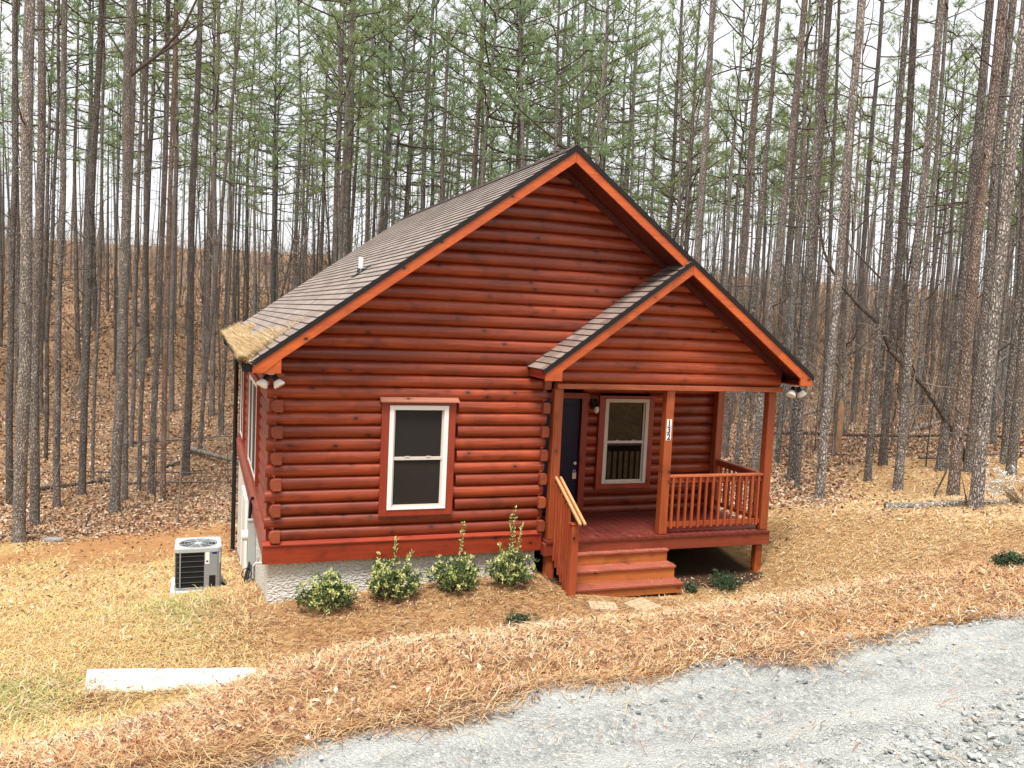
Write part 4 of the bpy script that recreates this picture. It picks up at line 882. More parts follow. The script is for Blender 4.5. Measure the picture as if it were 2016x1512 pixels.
def dead_limbs(seed, P, z0, z1, n, Lr=(.5, 2.2), mb=None, el0=.2):
    r = np.random.default_rng(seed); mb = mb or MB()
    for k in range(n):
        z = z0 + (z1-z0)*(k+r.random())/n; o = at_h(P, z); L = r.uniform(*Lr)*(1 if r.random() < .6 else .35); az = r.uniform(0, 6.28); path = branch_path(r, o, az, L, el0 + r.normal(0, .3), r.uniform(-.3, .5), 5)
        mb.tube(path, [(.007+.009*L)*(1-i/6.5) for i in range(6)], 4, 0, False)
        for j in range(int(L*2.2)):
            t = r.uniform(.3, .95); q = min(4, int(t*5)); b = path[q].lerp(path[q+1], t*5-q); a2 = az + r.choice([-1, 1])*r.uniform(.4, 1.1); e2 = el0 + r.normal(0, .4); tl = r.uniform(.2, .6)*L*.6
            tp = branch_path(r, b, a2, tl, e2, .2, 2); mb.tube(tp, [.006, .004, .002], 3, 0, False)
    return mb
def ground_z(x, y): return float(terrain(np.array([x]), np.array([y]))[0])

# shared crowns (top part of a pine), built about the trunk axis from height 0
crown_lib = []
for k in range(5):
    P0 = [(0, 0, z) for z in np.linspace(0, 9, 10)]; mb = MB(); V = crown_arrays(100+k, P0, 9.0, 0.0, (2.5, 2.1, 2.9, 2.3, 2.6)[k], (30, 26, 34, 28, 30)[k], (.95, .8, 1.0, .85, .9)[k], mb, (0, .15, .1, .05, .2)[k], 10, .22, .026)
    crown_lib.append((mb, V))
crown_mesh = []
for k, (mb, V) in enumerate(crown_lib):
    o = joined('crown', mb, V, [M_twig, (M_needle, M_needle_b)[k % 2]], None); crown_mesh.append(o.data); bpy.data.objects.remove(o)

# the near pines, one by one
NEAR = [
('T1', -4.99, 12.34, 0.0202, -0.0074, 0.179, 'thickest pale pine trunk near the left edge, closest to the lawn', (1.29, 1.25, 1.20), 15, 7, (4, 15)),
('T2', -5.03, 14.74, 0.0088, -0.0032, 0.150, 'pine trunk standing right behind the thickest left-edge pine', (0.98, 0.95, 0.91), 15, 7, (4, 15)),
('T0', -6.32, 18.51, 0.0087, -0.0032, 0.124, 'dark pine at the far left edge behind the pale thick pine', (0.77, 0.75, 0.72), 15, 7, (4, 15)),
('T3', -4.90, 17.67, 0.0073, -0.0027, 0.123, 'slim pine with moss at its foot beside the left lawn edge', (0.98, 0.95, 0.91), 15, 7, (4, 15)),
('T4', -4.44, 19.64, 0.0264, -0.0097, 0.140, 'pine with forked crooked upper stem left of the large flaking pine', (0.77, 0.75, 0.72), 15, 7, (4, 15)),
('T5', -3.19, 16.57, 0.0214, -0.0078, 0.181, 'large flaking pine with a long slanting dead branch, middle of left lawn', (1.18, 1.15, 1.10), 15, 7, (6, 15)),
('T5b', -3.08, 18.71, 0.0071, -0.0026, 0.106, 'darker pine hidden close behind the large flaking pine on the left', (0.98, 0.95, 0.91), 15, 7, (4, 15)),
('T6', -2.36, 20.09, 0.0234, -0.0085, 0.129, 'dark-footed pine left of the reddish slim pine at the lawn edge', (0.98, 0.95, 0.91), 15, 7, (4, 15)),
('T7', -1.93, 18.92, 0.0072, -0.0026, 0.108, 'reddish slim pine rooted in golden grass nearest the cabin on the left', (1.19, 0.95, 0.81), 15, 7, (4, 15)),
('T8', -1.31, 23.87, 0.0130, -0.0048, 0.175, 'dark straight pine left of the cabin with its base by the pale log', (0.72, 0.70, 0.67), 15, 7, (4, 15)),
('T12', -2.78, 20.83, 0.0077, -0.0028, 0.088, 'thin short-crowned pine between the flaking pine and the dark-footed pine', (0.98, 0.95, 0.91), 15, 7, (4, 15)),
('T13', -4.43, 22.45, 0.0179, -0.0065, 0.072, 'thin brown pine behind the forked pine on the left', (0.98, 0.95, 0.91), 15, 7, (4, 15)),
('T11', -0.82, 27.07, 0.0670, -0.0245, 0.107, 'slanting thin tree left of the cabin leaning right', (0.98, 0.95, 0.91), 15, 7, (4, 15)),
('T10', -0.25, 34.30, -0.0036, 0.0013, 0.166, 'grey pine nearest the roof eave on the left', (0.98, 0.95, 0.91), 12, 9, (4, 12)),
('T14', -2.20, 35.28, 0.0001, -0.0000, 0.167, 'stout far pine left of the dark straight pine', (0.98, 0.95, 0.91), 12, 9, (4, 12)),
('T15', -3.58, 28.52, 0.0162, -0.0059, 0.108, 'far grey pine behind the large flaking pine', (0.98, 0.95, 0.91), 15, 7, (4, 15)),
('T16', -6.39, 25.49, 0.0238, -0.0087, 0.087, 'slender dark pine between the two leftmost pale trunks', (0.62, 0.60, 0.58), 15, 7, (4, 15)),
('T9a', 4.93, 28.82, -0.0027, 0.0010, 0.153, 'left stem of the twin pines rising behind the left roof slope', (0.98, 0.95, 0.91), 12, 9, (4, 12)),
('T9b', 5.05, 28.83, 0.0097, -0.0036, 0.153, 'right stem of the twin pines rising behind the left roof slope', (0.98, 0.95, 0.91), 12, 9, (4, 12)),
('M1', 11.45, 35.29, 0.0075, -0.0028, 0.157, 'green-branched pine behind the middle of the left roof slope', (0.98, 0.95, 0.91), 9, 16, (4, 9)),
('M2', 13.08, 35.29, 0.0156, -0.0057, 0.144, 'straight reddish pine rising behind the upper left roof slope', (1.14, 0.95, 0.81), 9, 16, (4, 9)),
('M3', 18.35, 35.18, 0.0024, -0.0009, 0.164, 'pine just left of the roof peak', (0.98, 0.95, 0.91), 9, 16, (4, 9)),
('M4', 19.39, 34.59, -0.0040, 0.0015, 0.148, 'pine directly behind the roof peak', (0.98, 0.95, 0.91), 9, 16, (4, 9)),
('M5', 18.68, 30.52, -0.0009, 0.0003, 0.177, 'pale grey trunk just right of the roof peak', (1.39, 1.35, 1.30), 9, 16, (4, 9)),
('M6', 22.08, 33.04, -0.0062, 0.0023, 0.103, 'thin leaning pine halfway between the peak and the porch gable', (0.98, 0.95, 0.91), 9, 16, (4, 9)),
('M7', 23.20, 32.53, -0.0034, 0.0012, 0.117, 'thin straight pine above the right roof slope', (0.98, 0.95, 0.91), 9, 16, (4, 9)),
('M8', 11.18, 42.06, 0.0015, -0.0005, 0.097, 'very thin pine behind the lower middle of the roof', (0.98, 0.95, 0.91), 9, 16, (4, 9)),
('R0a', 22.54, 29.39, 0.0007, -0.0003, 0.151, 'dark pine behind the right roof slope, left of a pair', (0.72, 0.70, 0.67), 9, 9, (4, 9)),
('R0b', 23.86, 29.76, -0.0031, 0.0011, 0.140, 'dark pine behind the right roof slope, right of a pair', (0.77, 0.75, 0.72), 9, 9, (4, 9)),
('R1', 13.77, 12.58, 0.0142, -0.0052, 0.147, 'pale straight pine rising above the porch gable peak', (1.24, 1.20, 1.15), 15, 7, (4, 15)),
('R2', 14.86, 11.71, 0.0248, -0.0091, 0.136, 'brown-footed tall pine right of the porch gable peak', (1.04, 0.95, 0.87), 15, 7, (4, 15)),
('R3', 13.11, 7.68, 0.0322, -0.0118, 0.121, 'pale flaking pine seen between the right porch posts', (1.34, 1.30, 1.25), 15, 7, (4, 15)),
('R4', 12.54, 5.50, 0.0096, -0.0035, 0.109, 'straight pine just right of the right porch post', (0.82, 0.80, 0.77), 15, 7, (4, 15)),
('R4b', 12.00, 4.57, -0.0172, 0.0063, 0.069, 'thin pine touching the trunk beside the right porch post', (0.98, 0.95, 0.91), 15, 7, (4, 15)),
('R5', 11.36, 3.06, 0.0099, -0.0036, 0.110, 'pale flaking pine rooted at the edge of the right yard', (1.34, 1.30, 1.25), 15, 7, (6, 15)),
('R6', 13.99, 4.55, -0.0027, 0.0010, 0.095, 'slim pine right of the pale pine at the right yard edge', (0.98, 0.95, 0.91), 15, 7, (4, 15)),
('R7', 16.16, 6.38, -0.0065, 0.0024, 0.126, 'darker stout pine behind the slim pine in the right woods', (0.77, 0.75, 0.72), 15, 7, (4, 15)),
('R8', 13.66, 3.29, 0.0040, -0.0014, 0.111, 'pale pine with clean bole in the middle of the right woods', (1.18, 1.15, 1.10), 15, 7, (6, 15)),
('R9', 16.50, 4.82, 0.0186, -0.0068, 0.138, 'dark broad-based pine left of the bent dead tree', (0.88, 0.85, 0.82), 15, 7, (4, 15)),
('R10', 13.49, 1.67, 0.0096, -0.0035, 0.132, 'reddish heavy pine in front of the bent dead tree', (1.15, 1.00, 0.92), 15, 7, (4, 15)),
('R11', 16.80, 4.30, 0.0071, -0.0026, 0.123, 'pine behind the reddish heavy pine on the right', (0.98, 0.95, 0.91), 15, 7, (4, 15)),
('R12', 11.06, -0.99, 0.0080, -0.0029, 0.118, 'nearest right-hand pine with pale bark and dry weeds at its foot', (1.34, 1.30, 1.25), 15, 7, (6, 15)),
('R13', 17.12, 3.39, -0.0011, 0.0004, 0.130, 'pine at the right edge of the photo behind the dry weeds', (0.98, 0.95, 0.91), 15, 7, (4, 15)),
('R13b', 18.48, 4.70, -0.0208, 0.0076, 0.129, 'leaning pine near the right edge between two thicker trunks', (0.98, 0.95, 0.91), 15, 7, (4, 15)),
('R14', 28.80, 21.66, -0.0092, 0.0034, 0.159, 'far dark pine behind the pale right-yard pine', (0.62, 0.60, 0.58), 12, 9, (4, 12)),
('R15', 21.88, 15.51, -0.0342, 0.0125, 0.098, 'far slanting dark pine right of the porch gable', (0.62, 0.60, 0.58), 15, 7, (4, 15)),
('R16', 17.29, 9.57, -0.0154, 0.0056, 0.069, 'thin pine behind the pale right-yard pine', (0.98, 0.95, 0.91), 15, 7, (4, 15)),
('R17', 14.93, 9.14, -0.0120, 0.0044, 0.080, 'thin pine right behind the porch corner light', (0.98, 0.95, 0.91), 15, 7, (4, 15)),
('R18', 26.50, 15.59, -0.0070, 0.0025, 0.113, 'thin far pine between the pale clean pine and the broad-based pine', (0.98, 0.95, 0.91), 15, 7, (4, 15)),
('R19', 12.71, 7.98, 0.0277, -0.0101, 0.081, 'thin pine seen inside the porch opening left of the pale trunk', (0.98, 0.95, 0.91), 15, 7, (4, 15)),
]
def near_pine(x, y, lx, ly, r0, seed, label, name, tint, crown_z, nlimb, lim, H=None, kind='crown', z1=None):
    z = ground_z(x, y); H = H or (19 + (seed*37 % 50)/10.0); t = thing(name, label, 'tree', (x, y, z), 0, 'pines around the cabin')
    P, R = trunk_pts(H, r0*.84, seed, lx, ly, taper=.42); tr = MB().tube(P, R, 14, 0, False)
    rr = np.random.default_rng(seed+900)
    for k in range(16):                                       # stubs and knots
        zz = rr.uniform(.8, 11); o = at_h(P, zz); a = rr.uniform(0, 6.28); d = Vector((math.cos(a), math.sin(a), rr.uniform(-.2, .5))); tr.tube([o+d*r0*.6, o+d*(r0*.85+rr.uniform(.02, .12))], [.026, .014], 5, 0, True)
    nv = len(tr.f)
    if nlimb: dead_limbs(seed+5, P, lim[0], lim[1], nlimb, (.5, 2.1), tr)
    for j in range(nv, len(tr.f)): tr.m[j] = 1
    o = tr.build('trunk', [M_bark, M_twig], t, fixn=False); o.color = (*tint, 1)
    if label.startswith('large flaking'):
        lb = MB(); rv = Vector((.94, -.34, 0)); Q = lambda dx, dz: rv*(dx+.25) + Vector((lx*dz, ly*dz, dz))
        lb.tube([Q(-.2, 12.9), Q(.55, 13.5), Q(1.25, 14.3), Q(1.65, 15.2), Q(1.75, 16)], [.06, .05, .04, .03, .012], 6, 0, False).tube([Q(.5, 13.45), Q(1.4, 14.1), Q(2.5, 15.2)], [.04, .03, .01], 6, 0, False).tube([Q(-.3, 13.2), Q(-1.0, 14.2), Q(-1.3, 15.6)], [.035, .025, .01], 5, 0, False)
        for k in range(14):
            f = rr.random(); lb.tube(branch_path(rr, Q(.5+1.6*f, 13.4+1.6*f), rr.uniform(0, 6.28), rr.uniform(.3, 1.0), rr.uniform(0, 1), .2, 3), [.012, .008, .005, .003], 3, 0, False)
        lb.build('slanting_branch', M_twig, t, fixn=False)
    top = at_h(P, crown_z); me = crown_mesh[seed % 5]; c = bpy.data.objects.new('crown', me); COL.objects.link(c); c.parent = t; c.location = top
    s = (H+1.0-crown_z)/9.0; c.scale = (min(1, s*1.1), min(1, s*1.1), s); c.rotation_euler = (-ly*.8, lx*.8, seed*1.7)
    return t
for i, (key, x, y, lx, ly, r0, label, tint, cz, nl, lim) in enumerate(NEAR):
    near_pine(x, y, lx, ly, r0, 31+i*7, label, 'pine_tree', tint, cz, nl, lim)

# forest behind: whole-tree variants
def far_pine(seed, H, r0, z0, Lmax, nb, dens, nlimb, mat):
    t = thing('pine_tree', 'x', 'tree', (0, 0, 0)); P, R = trunk_pts(H, r0*.8, seed, 0, 0, 16, 1.9, .78); o = MB().tube(P, R, 8, 0, False).build('trunk', M_bark_far, t, fixn=False)
    mb = dead_limbs(seed+3, P, z0*.3, z0, nlimb, (.4, 1.6)); V = crown_arrays(seed+1, P, H, z0, Lmax*1.25, int(nb*.9), dens*.95, mb, .05, 9, .34, .034); joined('crown', mb, V, [M_twig, mat], t); return t
def bare_tree(seed, H, r0, nl, Lr, mat, z0=1.5, el=.75, leafy=0):
    t = thing('bare_tree', 'x', 'tree', (0, 0, 0)); P, R = trunk_pts(H, r0, seed, 0, 0, 16, 2.6, .88); MB().tube(P, R, 7, 0, False).build('trunk', mat, t, fixn=False)
    mb = dead_limbs(seed+3, P, z0, H*.97, nl, Lr, el0=el)
    if leafy:
        rr = np.random.default_rng(seed); pts = np.array([mb.v[j] for j in rr.integers(0, len(mb.v), leafy)]) + rr.normal(0, .05, (leafy, 3)); N = rr.normal(0, 1, pts.shape); V, F = leafset(pts, N, rr.uniform(.05, .10, leafy), rr.uniform(.03, .05, leafy))
        joined('crown', mb, V[F].reshape(-1, 3), [M_twig, M_brownleaf], t)
    else: joined('crown', mb, np.zeros((0, 3)), [M_twig_pale if seed % 2 else M_twig, M_twig], t)
    return t
VAR = {'pine': [far_pine(200+k, H, r0, z0, L, nb, d, 12, (M_needle, M_needle_b)[k % 2]) for k, (H, r0, z0, L, nb, d) in enumerate([(20, .16, 9.5, 2.5, 44, .85), (18, .14, 7.5, 2.4, 42, .9), (22, .17, 12, 2.6, 40, .8), (17, .12, 7.5, 2.1, 40, .8), (21, .15, 11, 2.2, 34, .75), (19, .14, 9.5, 2.8, 38, .75)])],
       'thin': [far_pine(300+k, H, r0, z0, L, nb, d, 16, M_needle) for k, (H, r0, z0, L, nb, d) in enumerate([(18, .12, 12, 1.5, 16, .6), (16, .10, 10.5, 1.4, 14, .55), (20, .13, 13, 1.7, 18, .6)])],
       'bare': [bare_tree(400+k, H, r0, nl, Lr, m) for k, (H, r0, nl, Lr, m) in enumerate([(14, .085, 40, (.8, 2.6), M_bark_far), (11, .06, 34, (.7, 2.2), M_bark_far), (16, .10, 44, (.9, 2.8), M_bark_far), (9, .05, 32, (.6, 1.9), M_bark_far)])],
       'sapling': [bare_tree(500+k, H, r0, nl, Lr, m, .5, .6) for k, (H, r0, nl, Lr, m) in enumerate([(4.5, .026, 22, (.4, 1.4), M_twig_pale), (3.2, .018, 18, (.3, 1.1), M_twig), (6, .035, 26, (.5, 1.7), M_twig_pale), (2.2, .014, 14, (.3, .9), M_twig)])],
       'oak': [bare_tree(600+k, H, r0, nl, Lr, M_bark_far, 1.5, .4, lf) for k, (H, r0, nl, Lr, lf) in enumerate([(8, .05, 34, (.7, 2.0), 420), (6, .04, 28, (.6, 1.7), 300)])]}
first = {id(t): True for L in VAR.values() for t in L}
LBL = {('pine', 0): 'slim green-crowned pine in the crowded woods left of the cabin', ('pine', 1): 'slim green-crowned pine in the woods rising behind the cabin roof', ('pine', 2): 'slim green-crowned pine in the crowded woods right of the cabin',
       ('thin', 0): 'tall thin trunk with sparse needles in the far woods left of the cabin', ('thin', 1): 'tall thin trunk with sparse needles in the woods behind the roof', ('thin', 2): 'tall thin trunk with sparse needles in the far woods right of the cabin',
       ('bare', 0): 'leafless slender grey tree among the pines left of the cabin', ('bare', 1): 'leafless slender grey tree among the pines behind the roof', ('bare', 2): 'leafless slender grey tree among the pines right of the cabin',
       ('sapling', 0): 'leafless twiggy sapling on the leaf-covered floor left of the cabin', ('sapling', 1): 'leafless twiggy sapling among the trunks behind the cabin', ('sapling', 2): 'leafless twiggy sapling on the straw-covered floor right of the cabin',
       ('oak', 0): 'young tree still holding brown leaves left of the cabin', ('oak', 1): 'young tree still holding brown leaves behind the cabin', ('oak', 2): 'young tree still holding brown leaves right of the cabin'}
GRP = {'pine': 'green-crowned pines in the woods', 'thin': 'sparse thin trunks in the woods', 'bare': 'leafless trees in the woods', 'sapling': 'saplings on the forest floor', 'oak': 'brown-leaved young trees'}
taken = [(n[1], n[2]) for n in NEAR]; rear = []
LBL['pine', 3] = 'tall pine across the gravel road from the cabin'
def place(kind, a, d, sc, tint=None):
    x = CX + d*math.sin(a); y = CY + d*math.cos(a); u = math.degrees(a); zone = 3 if abs(u) > 60 or d < 20 and kind == 'pine' else 0 if u < 6 else (1 if u < 27 else 2)
    pool = VAR[kind]; t = pool[rnd.randrange(len(pool))]; loc = (x, y, ground_z(x, y)); rz = rnd.uniform(0, 6.28)
    if first[id(t)]: first[id(t)] = False; t.location = loc; t.rotation_euler = (0, 0, rz); t.scale = (sc, sc, sc); t['label'] = LBL[kind, zone]; t['group'] = GRP[kind]; o = t
    else: o = copy_tree(t, loc, rz, sc, LBL[kind, zone], GRP[kind])
    lean = rnd.gauss(0, .015 if kind in ('pine', 'thin') else .05); o.rotation_euler = (lean, rnd.gauss(0, .015), rz)
    v = rnd.uniform(.75, 1.45); wv = rnd.uniform(-.06, .10)
    for c in o.children:
        if c.name.startswith('trunk'): c.color = (v*(1+wv), v, v*(1-wv*.7), 1)
def ok(x, y, gap):
    if -1.2 < x < 9 and -3 < y < 12: return False
    return all((x-a)**2 + (y-b)**2 > gap*gap for a, b in taken)
def sow(kind, n, amin, amax, dmin, dmax, gap, sc=(.85, 1.12), pw=.5):
    k = tries = 0
    while k < n and tries < n*60:
        tries += 1; a = math.radians(rnd.uniform(amin, amax)); d = dmin + (dmax-dmin)*rnd.random()**pw; x = CX + d*math.sin(a); y = CY + d*math.cos(a)
        if not ok(x, y, gap): continue
        taken.append((x, y)); place(kind, a, d, rnd.uniform(*sc)); k += 1
sow('pine', 26, -27, 6, 34, 75, 2.4, (1.15, 1.55)); sow('pine', 38, 6, 27, 40, 75, 2.4, (1.25, 1.7)); sow('thin', 12, 0, 7, 32, 70, 1.2); sow('bare', 10, 0, 7, 30, 65, 1.2); sow('pine', 26, 27, 53, 36, 80, 2.6, (.95, 1.25))
sow('thin', 26, -27, 8, 34, 70, 1.6); sow('thin', 16, 8, 27, 44, 75, 1.7); sow('thin', 32, 27, 53, 27, 70, 1.6)
sow('bare', 30, -27, 8, 30, 65, 1.2); sow('bare', 24, 8, 27, 38, 65, 1.2); sow('bare', 38, 27, 53, 24, 65, 1.2)
sow('sapling', 34, -26, 8, 23, 55, .7, (.8, 1.3)); sow('sapling', 14, 10, 27, 36, 60, .8); sow('sapling', 52, 29, 52, 17.5, 55, .6, (.8, 1.4))
sow('oak', 5, -26, 5, 40, 80, 1.5); sow('oak', 4, 8, 27, 45, 75, 1.5); sow('oak', 8, 28, 50, 28, 70, 1.5)
for x, y in [(-19, -22), (-14, -25), (-10, -20), (-7, -27), (-4, -22), (-1, -26), (2, -21), (5, -25), (8, -21), (11, -27), (14, -22), (18, -25), (22, -20), (-23, -17), (-17, -16), (26, -15), (-12, -15), (-6, -18.5), (6, -19), (-16, -9), (-19, -4), (-14, -2)]:
    place('pine', math.atan2(x+.84, y+11.31), math.hypot(x+.84, y+11.31), rnd.uniform(.9, 1.1)); rear.append(1)
for L in VAR.values():                                       # unused variants are not part of the scene
    for t in L:
        if first[id(t)]:
            for c in list(t.children): bpy.data.objects.remove(c)
            bpy.data.objects.remove(t)

# leaning bent tree on the right, fallen logs, snag, sticks
b0 = [(17.1, 4.56, -.2), (17.1, 4.56, .15), (16.79, 4.67, .9), (16.43, 4.8, 1.39), (15.91, 4.99, 2.12), (15.48, 5.15, 2.54), (15.07, 5.3, 2.95), (14.79, 5.4, 3.56), (14.25, 5.6, 4.03), (13.91, 5.72, 4.39), (13.61, 5.83, 4.8), (13.37, 5.92, 5.28), (13.2, 6.0, 6.1), (12.9, 6.05, 6.8)]
bt = thing('bent_tree', 'dark bent dead tree arching leftward between the right-hand pines', 'tree', b0[1]); base = Vector(b0[1]); Pb = [Vector(p)-base for p in b0]
o = MB().tube(Pb, [.09, .085, .078, .072, .066, .06, .055, .05, .045, .04, .036, .03, .022, .01], 10, 0, False).build('trunk', M_bark_far, bt, fixn=False); o.color = (.8, .72, .66, 1)
mb = MB(); rb = np.random.default_rng(5)
for k in range(22):
    q = int(rb.integers(3, 13)); p = Pb[q].lerp(Pb[min(13, q+1)], rb.random()); mb.tube(branch_path(rb, p, rb.uniform(0, 6.28), rb.uniform(.5, 1.9), rb.uniform(-.2, 1.0), .4, 4), [.018, .013, .009, .006, .003], 4, 0, False)
mb.build('dead_branches', M_twig_pale, bt, fixn=False)
def fallen(a, b, r, label, tint, lift=.0, nbr=3, name='fallen_log', grp='fallen logs on the forest floor'):
    a = Vector((*a, ground_z(*a)+r*.6+lift)) if len(a) == 2 else Vector(a); b = Vector((*b, ground_z(*b)+r*.6+lift)) if len(b) == 2 else Vector(b); t = thing(name, label, 'log' if r > .03 else 'stick', a, 0, grp); d = b-a; rr = np.random.default_rng(int(abs(a.x*37+a.y*11)))
    pts = [d*f + Vector((rr.normal(0, .02), rr.normal(0, .02), rr.normal(0, .012)))*d.length*.25*(0 < f < 1) for f in np.linspace(0, 1, 7)]
    o = MB().tube(pts, [r*(1-.5*f) for f in np.linspace(0, 1, 7)], 9, 0, True).build('stem', M_bark_far, t); o.color = (*tint, 1)
    if nbr:
        m2 = MB()
        for k in range(nbr): f = rr.uniform(.25, .95); m2.tube(branch_path(rr, d*f, rr.uniform(0, 6.28), rr.uniform(.3, 1.1), rr.uniform(.1, 1.0), .2, 3), [r*.3, r*.22, r*.14, .004], 4, 0, False)
        m2.build('dead_branches', M_twig_pale, t, fixn=False)
PALE = (1.9, 1.85, 1.75); GREY = (1.3, 1.25, 1.2); DARK = (.7, .62, .55)
fallen((-1.35, 27.8), (.75, 24.9), .12, 'thick pale fallen log lying just left of the cabin downspout', PALE, .1, 6)
fallen((-5.9, 20.1), (-3.7, 22.8), .09, 'dark fallen trunk behind the thick left-hand pines', DARK, .02, 3)
fallen((-4.9, 23.2), (-.6, 22.6), .045, 'long thin fallen pole stretching across the left forest floor', GREY, .25, 2)
fallen((-3.2, 22.0), (-.2, 22.0), .04, 'thin fallen branch below the long pole in the left woods', GREY, .05, 4)
fallen((-2.2, 25.2), (-1.2, 26.6), .06, 'short dark log pointing at the pale fallen log', DARK, .05, 2)
fallen((-4.2, 28.5), (.8, 29.5), .06, 'far thin fallen trunk above the pale log in the left woods', GREY, .15, 3)
fallen((10.1, -.05), (13.3, -1.25), .065, 'pale fallen log lying behind the base of the rightmost near pine', PALE, .02, 3)
fallen((20.5, 17.0), (23.2, 8.6), .075, 'long dark fallen trunk crossing the right woods behind the porch', DARK, .15, 3)
fallen((26.2, 15.4), (28.9, 16.4), .12, 'pale cut log end deep in the right woods', PALE, .05, 0)
fallen((25.2, 23.6, -1.4), (29.0, 22.2, 0.0), .13, 'broken trunk leaning up beside the pale snag', GREY, 0, 3)
fallen((13.1, 1.75, .16), (15.1, 3.1, 1.0), .022, 'thin dark stick leaning between the right-hand pines', DARK, 0, 0, 'leaning_stick', None)
fallen((-3.75, 14.1, -2.98), (-3.55, 14.3, -2.45), .03, 'short dark curved stick standing up in the left lawn', DARK, 0, 0, 'leaning_stick', None)
fallen((-5.9, 12.3), (-4.7, 13.6), .035, 'crooked grey branch lying at the foot of the nearest left pine', GREY, .03, 3, 'fallen_branch', None)
fallen((8.6, 3.2), (11.0, 2.0), .02, 'thin pale branch in the straw right of the porch', PALE, .02, 3, 'fallen_branch', None)
fallen((17.5, 6.5), (21.5, 6.2), .05, 'grey fallen pole behind the right-hand pines', GREY, .08, 2)
fallen((9.2, 9.5), (13.4, 8.3), .03, 'thin grey branch seen low behind the porch posts', GREY, .2, 4, 'fallen_branch', None)
sn = thing('broken_snag', 'pale broken snag with torn bark standing right of the porch', 'dead tree', (18.3, 10.59, ground_z(18.3, 10.59)))
rs = np.random.default_rng(3); o = MB().tube([(0, 0, -.2), (0, 0, 0), (.01, 0, .5), (.03, 0, 1.0), (.06, .02, 1.5), (.05, .03, 1.75)], [.15, .13, .11, .12, .09, .02], 9, 0, True).build('trunk', plain('torn_wood', (.42, .24, .13), .9, .3, 6), sn)
wd = thing('dry_weed_clump', 'clump of dry grey stems with fluffy white seed heads by the right pine', 'weeds', (11.95, -1.1, ground_z(11.95, -1.1)))
mb = MB(); heads = []
for k in range(60):
    d = Vector((-.55-.3*rs.random(), .12+rs.normal(0, .22), .25+.5*rs.random())) if k < 48 else Vector((rs.normal(0, .4), rs.normal(0, .4), .6)); L = rs.uniform(.4, 1.0); p = [Vector((rs.normal(0, .05), rs.normal(0, .08), 0)), d*L*.5+Vector((0, 0, .04)), d*L]; mb.tube(p, [.005, .004, .002], 3, 0, False)
    if k < 40 and L > .62: heads.append(p[-1])
mb.build('stems', cmat('dry_stem', (.46, .38, .30)), wd, fixn=False)
Hh = np.repeat(np.array([h[:] for h in heads]), 40, 0); Hp = Hh + rs.normal(0, .028, Hh.shape); V, F = leafset(Hp, rs.normal(0, 1, Hp.shape), np.full(len(Hp), .025), np.full(len(Hp), .016))
np_mesh('seed_heads', V, F, cmat('seed_fluff', (.80, .78, .72)), parent=wd)
rk = MB(); import bmesh
bm = bmesh.new(); bmesh.ops.create_icosphere(bm, subdivisions=2, radius=.2)
for v in bm.verts: v.co = Vector((v.co.x*1.25, v.co.y*.7, v.co.z*.45))*(1+rs.normal(0, .05))
me = bpy.data.meshes.new('rock'); bm.to_mesh(me); bm.free(); me.materials.append(plain('grey_rock', (.24, .23, .22), .9, .2, 9)); o = bpy.data.objects.new('rock', me); COL.objects.link(o); o.location = (-4.24, 12.38, ground_z(-4.24, 12.38)+.03); tag(o, 'flat grey rock at the end of the red clay strip', 'rock')
# thin undergrowth twigs seen against the trunks: one uncountable tangle
def brush(n, amin, amax, dmin, dmax):
    a = np.radians(rng.uniform(amin, amax, n)); d = dmin + (dmax-dmin)*rng.random(n)**.7; X = CX + d*np.sin(a); Y = CY + d*np.cos(a); st, gr, gn, cl = zones(X, Y); k = ((X < -1.3) | (X > 8.6) | (Y > 13)) & (np.maximum(st, gr) < .25); X, Y, d = X[k], Y[k], d[k]; m = len(X); Z = terrain(X, Y)
    return strips(np.stack([X, Y, Z], 1), rng.uniform(0, 2*PI, m), rng.uniform(.5, 1.5, m), rng.uniform(.5, 2.6, m)*(1+sstep(d, 55, 75)*1.3), np.clip(.00045*d, .006, .03), rng.uniform(-.1, .2, m))
V1, F1 = brush(5200, -28, 10, 22, 110); V2, F2 = brush(11000, 26, 54, 17, 110); V3, F3 = brush(7000, 5, 30, 28, 110)
V4, F4 = brush(16000, -29, 55, 70, 150); V = np.concatenate([V1, V2, V3, V4]); F = np.concatenate([F1, F2+len(V1), F3+len(V1)+len(V2), F4+len(V1)+len(V2)+len(V3)])
tag(np_mesh('undergrowth', V, F, [M_twig, M_twig_pale, cmat('rusty_twig', (.26, .15, .09))], np.repeat(rng.choice(3, len(F)//2, p=[.4, .35, .25]), 2)), None, None, None, 'stuff')

